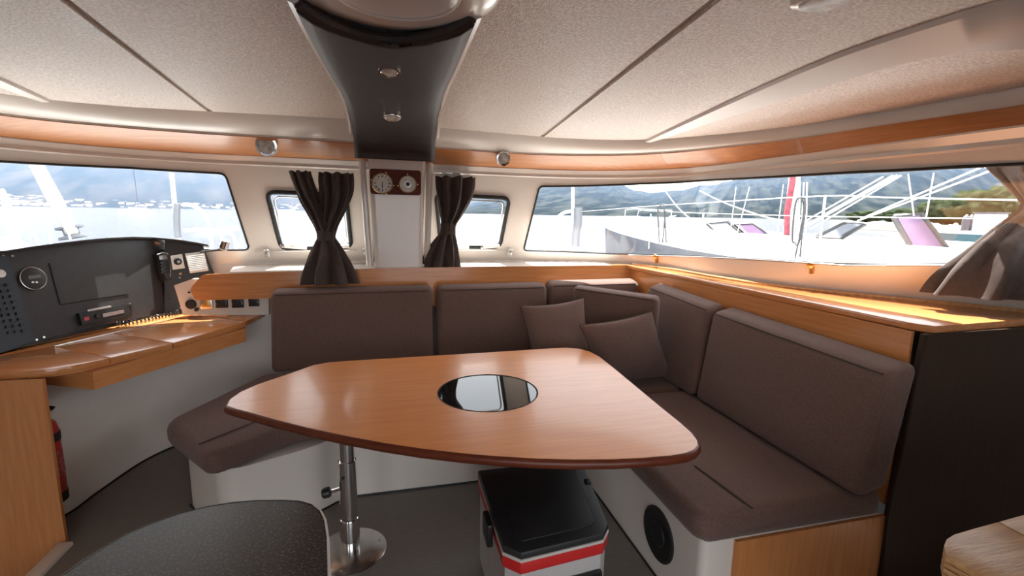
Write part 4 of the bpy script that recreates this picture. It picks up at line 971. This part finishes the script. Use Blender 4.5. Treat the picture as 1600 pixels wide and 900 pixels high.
MB().tube(catmull([ex(1000,329), ex(1098,333), ex(1281,338), ex(1600,342)], 4), .005, 6).build('lifeline', 'steel', ny)
for r_ in ([(975,357),(977,328),(990,326),(1050,329),(1046,352)],[(990,356),(998,329),(1018,328)],[(965,338),(1000,338)],[(1046,338),(1056,337)]): MB().tube([P(u, v, x=NX-.6) for u, v in r_], .012, 6).build('pulpit_rail', 'steel', ny)
for r_ in ([(1031,392),(1028,330),(1031,322),(1037,320),(1038,330),(1042,392)],[(1040,330),(1034,392)]): MB().tube(catmull([ex(u, v) for u, v in r_], 5), .012, 6).build('mooring_loop', 'darkrope', ny)
for r_ in ([(1243,380),(1238,372),(1243,318),(1252,309),(1258,316),(1256,345),(1248,380),(1243,382)],[(1252,309),(1256,330),(1250,402)],[(1257,318),(1253,350),(1242,404)]): MB().tube(catmull([ex(u, v) for u, v in r_], 6), .010, 6).build('coiled_line', 'darkrope', ny)
for r_ in ([(1040,299),(1060,325),(1090,350),(1120,362),(1150,368)],[(1093,298),(1130,316),(1180,334),(1200,340),(1225,345)]): MB().tube(catmull([P(u, v, x=NX-1) for u, v in r_], 5), .010, 6).build('mooring_line', 'rope', ny)
def hatch(q, x0, m, th=.05):
    pn = Vector((-.75, -.35, .55)).normalized(); c = P(sum(a[0] for a in q)/4, sum(a[1] for a in q)/4, x=x0); pts = [PP(u, v, c, pn) for u, v in q]
    fr_ = MB(); fr_.tube(pts+[pts[0]], .035, 6); h_ = fr_.build('hatch_frame', 'cooldark', ny); MB().slab(pts, pn, .02).build('hatch_pane', m, h_, smooth=False)
hatch([(1106,350),(1137,347),(1160,367),(1125,368)], NX-.5, 'hullgrey'); hatch([(1149,351),(1178,350),(1200,367),(1168,368)], NX-.2, 'tint')
hatch([(1276,371),(1318,350),(1350,351),(1312,373)], NX-.3, 'hullgrey'); hatch([(1397,339),(1440,336),(1478,387),(1424,386)], NX-.6, 'tint')
for u0, v0, u1, v1 in ((1180,377,1215,380),(1280,390,1400,398),(1440,395,1560,400)): MB().tube([P(u0, v0, x=NX-1.4), P(u1, v1, x=NX-1.4)], .02, 6).build('handrail', 'steel', ny)
# neighbour beyond the dash with furled genoa
n2 = thing('moored_yacht', 'white yacht with furled headsail moored beyond the instrument dash', 'yacht', (-6.8, 9, SEA))
hull(n2, -7.0, 14.6, 12, 3.4, .25, 'ndeck', 'ndeck')
a, c = P(114, 366, y=14.2), P(57, 258, y=13.0); MB().tube([a, a.lerp(c, .5), c, a+(c-a)*6], [.13, .15, .13, .1], 12).build('furled_genoa', 'sail', n2)
MB().lathe([(.28, 0), (.28, .06), (.16, .09), (.16, .22), (.28, .25), (.28, .3)], a+Vector((0, 0, -.1)), (-.2, 0, 1), 16).build('furler_drum', 'hullgrey', n2)
for r_ in ([(0,296),(8,312),(18,345),(30,388)],): MB().tube([P(u, v, y=12) for u, v in r_], .07, 8).build('spar', 'sail', n2)
for r_ in ([(-20,333),(20,333),(34,337),(46,355),(64,388)],[(70,338),(78,336),(100,339),(104,352),(110,374)],[(77,337),(80,388)]): MB().tube(catmull([P(u, v, y=13) for u, v in r_], 4), .022, 6).build('pulpit_rail', 'ndeck', n2)
# small yacht far out
n3 = thing('anchored_yacht', 'tiny white yacht anchored far out on the water', 'yacht', P(215, 326, y=260))
bp_ = P(215, 331, y=260)
MB().prism([(bp_.x-7.5, 258.5), (bp_.x-6, 257.4), (bp_.x+6.6, 257.6), (bp_.x+6.6, 262), (bp_.x-6, 262.4)], SEA-.3, SEA+1.6).build('hull', 'ndeck', n3); MB().prism([(bp_.x-3, 258.6), (bp_.x+3.5, 258.6), (bp_.x+3.5, 261), (bp_.x-3, 261)], SEA+1.6, SEA+2.6).build('cabin', 'ndeck', n3)
MB().tube([(bp_.x+.6, 259.8, SEA+1.6), (bp_.x+.2, 259.8, SEA+22)], .14, 6).build('mast', 'hullgrey', n3)
n5 = thing('ferry_boat', 'small white motor boat on the water behind the split curtain', 'boat', P(452, 330, y=200)); q = P(452, 333, y=200)
MB().prism([(q.x-6, 199), (q.x+4, 198.5), (q.x+6, 200), (q.x+4, 201.5), (q.x-6, 201)], SEA-.3, SEA+1.2).build('hull', 'ndeck', n5); MB().box((q.x-1, 200, SEA+1.9), (6, 2, 1.4), bev=.2).build('cabin', 'ndeck', n5)
# hills
def az(u): return math.atan((u-800)/F)+YAW
def ridge(name, m, label, cr, d0, d1, seed, na=150, nd=26, amp=.16):
    a0, a1 = cr[0][0], cr[-1][0]; v = []; f = []
    def crest(a):
        for (x0, e0), (x1, e1_) in zip(cr, cr[1:]):
            if x0 <= a <= x1:
                t_ = (a-x0)/(x1-x0); t_ = t_*t_*(3-2*t_); return e0+(e1_-e0)*t_
        return cr[-1][1]
    for i in range(na+1):
        a = a0+(a1-a0)*i/na; e = crest(a); hh = math.tan(e)*d1
        for j in range(nd+1):
            t_ = j/nd; d = d0+(d1-d0)*t_; x, y = math.sin(a)*d, math.cos(a)*d
            nz = noise.fractal(Vector((x/d1*30+seed, y/d1*30, seed)), 1, 2.2, 5)
            z = SEA+hh*(t_**1.25)*(1+amp*nz*(.3+1.2*(1-t_)))+2.5*min(1, t_*20)
            if j == 0: z = SEA-2
            v.append((x, y, z))
    w_ = nd+1
    for i in range(na):
        for j in range(nd): f.append([i*w_+j, (i+1)*w_+j, (i+1)*w_+j+1, i*w_+j+1])
    o = MB().add(v, f).build(name, m); tag(o, label, kind='structure')
def el(v, u): return math.atan((333+.0155*(u-800)-v)/F*math.cos(az(u)-YAW))
ridge('far_mountains', 'hillfar', 'hazy blue mountains across the bay', [(az(u), el(v, u)) for u, v in ((-200,225),(0,235),(200,222),(350,240),(500,252),(620,262),(760,285),(860,300))], 2200, 4200, 3)
ridge('wooded_hills', 'hill', 'wooded hills rising behind the moored yachts', [(az(u), el(v, u)) for u, v in ((690,334),(760,312),(800,292),(830,283),(900,281),(960,289),(990,299),(1010,302),(1050,299),(1090,292),(1150,280),(1250,268),(1350,258),(1430,256),(1490,262),(1545,270),(1600,279),(1750,285))], 950, 2600, 9, 300, 40, .2)
# town along the far shore: nobody could count it
tw = MB()
for i in range(520):
    u = random.uniform(-60, 760); a = az(u); d = random.uniform(2230, 2600); h_ = random.uniform(5, 14); wd = random.uniform(6, 20)
    tw.box((math.sin(a)*d, math.cos(a)*d, SEA+(d-2200)*.09+h_/2-2), (wd, wd, h_))
tag(tw.build('shore_town', 'house', smooth=False), 'pale houses of a town along the far shore', 'town', kind='stuff')
# near shore on the right: quay, trees, tanks, launch
def at(u, d): a = az(u); return Vector((math.sin(a)*d, math.cos(a)*d, 0))
q = [at(1290, 260), at(1330, 150), at(1460, 120), at(1700, 95), at(1700, 300), at(1290, 420)]
qy = MB().prism([(p.x, p.y) for p in q], SEA-1, SEA+1.1).build('quay', 'house', smooth=False); tag(qy, 'low stone quay along the shore', kind='structure')
for k, (u, v, wpx, d, lb_) in enumerate(((1345,337,45,230,'small bushy shore tree at the low end of the tree row'),(1400,332,50,210,'small bushy shore tree second from the low end of the tree row'),(1465,322,55,195,'bushy shore tree between the low trees and the storage tanks'),(1510,315,60,178,'bushy green shore tree behind the storage tanks'),(1560,313,70,160,'tall bushy shore tree behind the white hut'),(1612,318,64,146,'tall bushy shore tree beyond the white hut at the row end'))):
    c = at(u, d); r_ = wpx/F*d*.44; zt = H+(338-v)/F*d*1.15; e = thing('shore_tree', lb_, 'tree', (c.x, c.y, SEA+1.1), 'trees on the shore')
    bm = bmesh.new(); bmesh.ops.create_icosphere(bm, subdivisions=4, radius=1)
    for vv in bm.verts:
        nn = vv.co.normalized(); s_ = 1+.26*noise.fractal(nn*3.4+Vector((k*7, 0, 0)), .8, 2.2, 5); vv.co = nn*s_
    bm.verts.index_update(); hz = max((zt-SEA)*.5, 2)
    MB().add([(c.x+q_.co.x*r_, c.y+q_.co.y*r_, SEA+1.5+hz+q_.co.z*hz) for q_ in bm.verts], [[x.index for x in f_.verts] for f_ in bm.faces]).build('crown', 'leaf', e, ang=180); bm.free()
    MB().tube([(c.x, c.y, SEA+1.1), (c.x, c.y, SEA+1.5+hz)], .25, 6).build('trunk', 'hullgrey', e)
for k, u in enumerate((1508,1516,1524,1532)):
    p = P(u, 352, y=at(1520, 75).y); e = thing('storage_tank', 'tall blue-grey storage tank in a row on the quay', 'tank', (p.x, p.y, p.z), 'tanks on the quay'); w_ = 3.4*p.length/F
    MB().lathe([(w_, -2.2), (w_, .7), (w_*.8, .95), (w_*.25, 1.1)], p, (0, 0, 1), 16).build('tank', 'tank', e); MB().lathe([(w_*.3, 1.05), (w_*.3, 1.2)], p, (0, 0, 1), 10).build('cap', 'ndeck', e)
p = P(1546, 350, y=at(1546, 72).y); e = thing('quay_hut', 'small white hut beside the storage tanks', 'hut', (p.x, p.y, SEA+1)); MB().box((p.x, p.y, p.z-1), (1.9, 1.9, 4.2), bev=.1).build('walls', 'ndeck', e); MB().box((p.x, p.y, p.z+1.15), (2.1, 2.1, .12)).build('roof', 'hullgrey', e)
for k, (u0, u1, v_, d, m) in enumerate(((1478,1640,372,42,'teal'),)):
    a, c = P(u0, v_, y=at(u0, d).y), P(u1, v_, y=at(u0, d).y-6); e = thing('launch', 'teal-hulled launch moored in front of the quay', 'boat', (a+c)/2); dv = (c-a); n_ = Vector((-dv.y, dv.x, 0)).normalized()*1.3
    pts = [a, a.lerp(c, .12)-n_, c-n_, c+n_, a.lerp(c, .12)+n_]; MB().prism([(p.x, p.y) for p in pts], SEA-.2, a.z+.35).build('hull', m, e); MB().prism([(p.x, p.y) for p in pts], a.z+.35, a.z+.5).build('gunwale', 'ndeck', e)
    MB().prism([(p.x, p.y) for p in (a.lerp(c, .45)-n_*.6, a.lerp(c, .8)-n_*.6, a.lerp(c, .8)+n_*.6, a.lerp(c, .45)+n_*.6)], a.z+.4, a.z+1.3).build('cabin', 'ndeck', e)
# sea haze between the boats and the mountains
hm = bpy.data.materials.new('sea_haze'); hm.use_nodes = True; t = hm.node_tree; t.nodes.remove(t.nodes['Principled BSDF'])
vsn = t.nodes.new('ShaderNodeVolumeScatter'); vsn.inputs['Color'].default_value = (.42, .60, 1, 1); vsn.inputs['Density'].default_value = .00013; vsn.inputs['Anisotropy'].default_value = .2
t.links.new(vsn.outputs[0], t.nodes['Material Output'].inputs['Volume'])
hz_ = MB().box((0, 3000, 400), (9000, 5000, 810)).build('sea_haze', hm, smooth=False); tag(hz_, 'thin blue haze hanging over the bay', 'haze', kind='stuff')
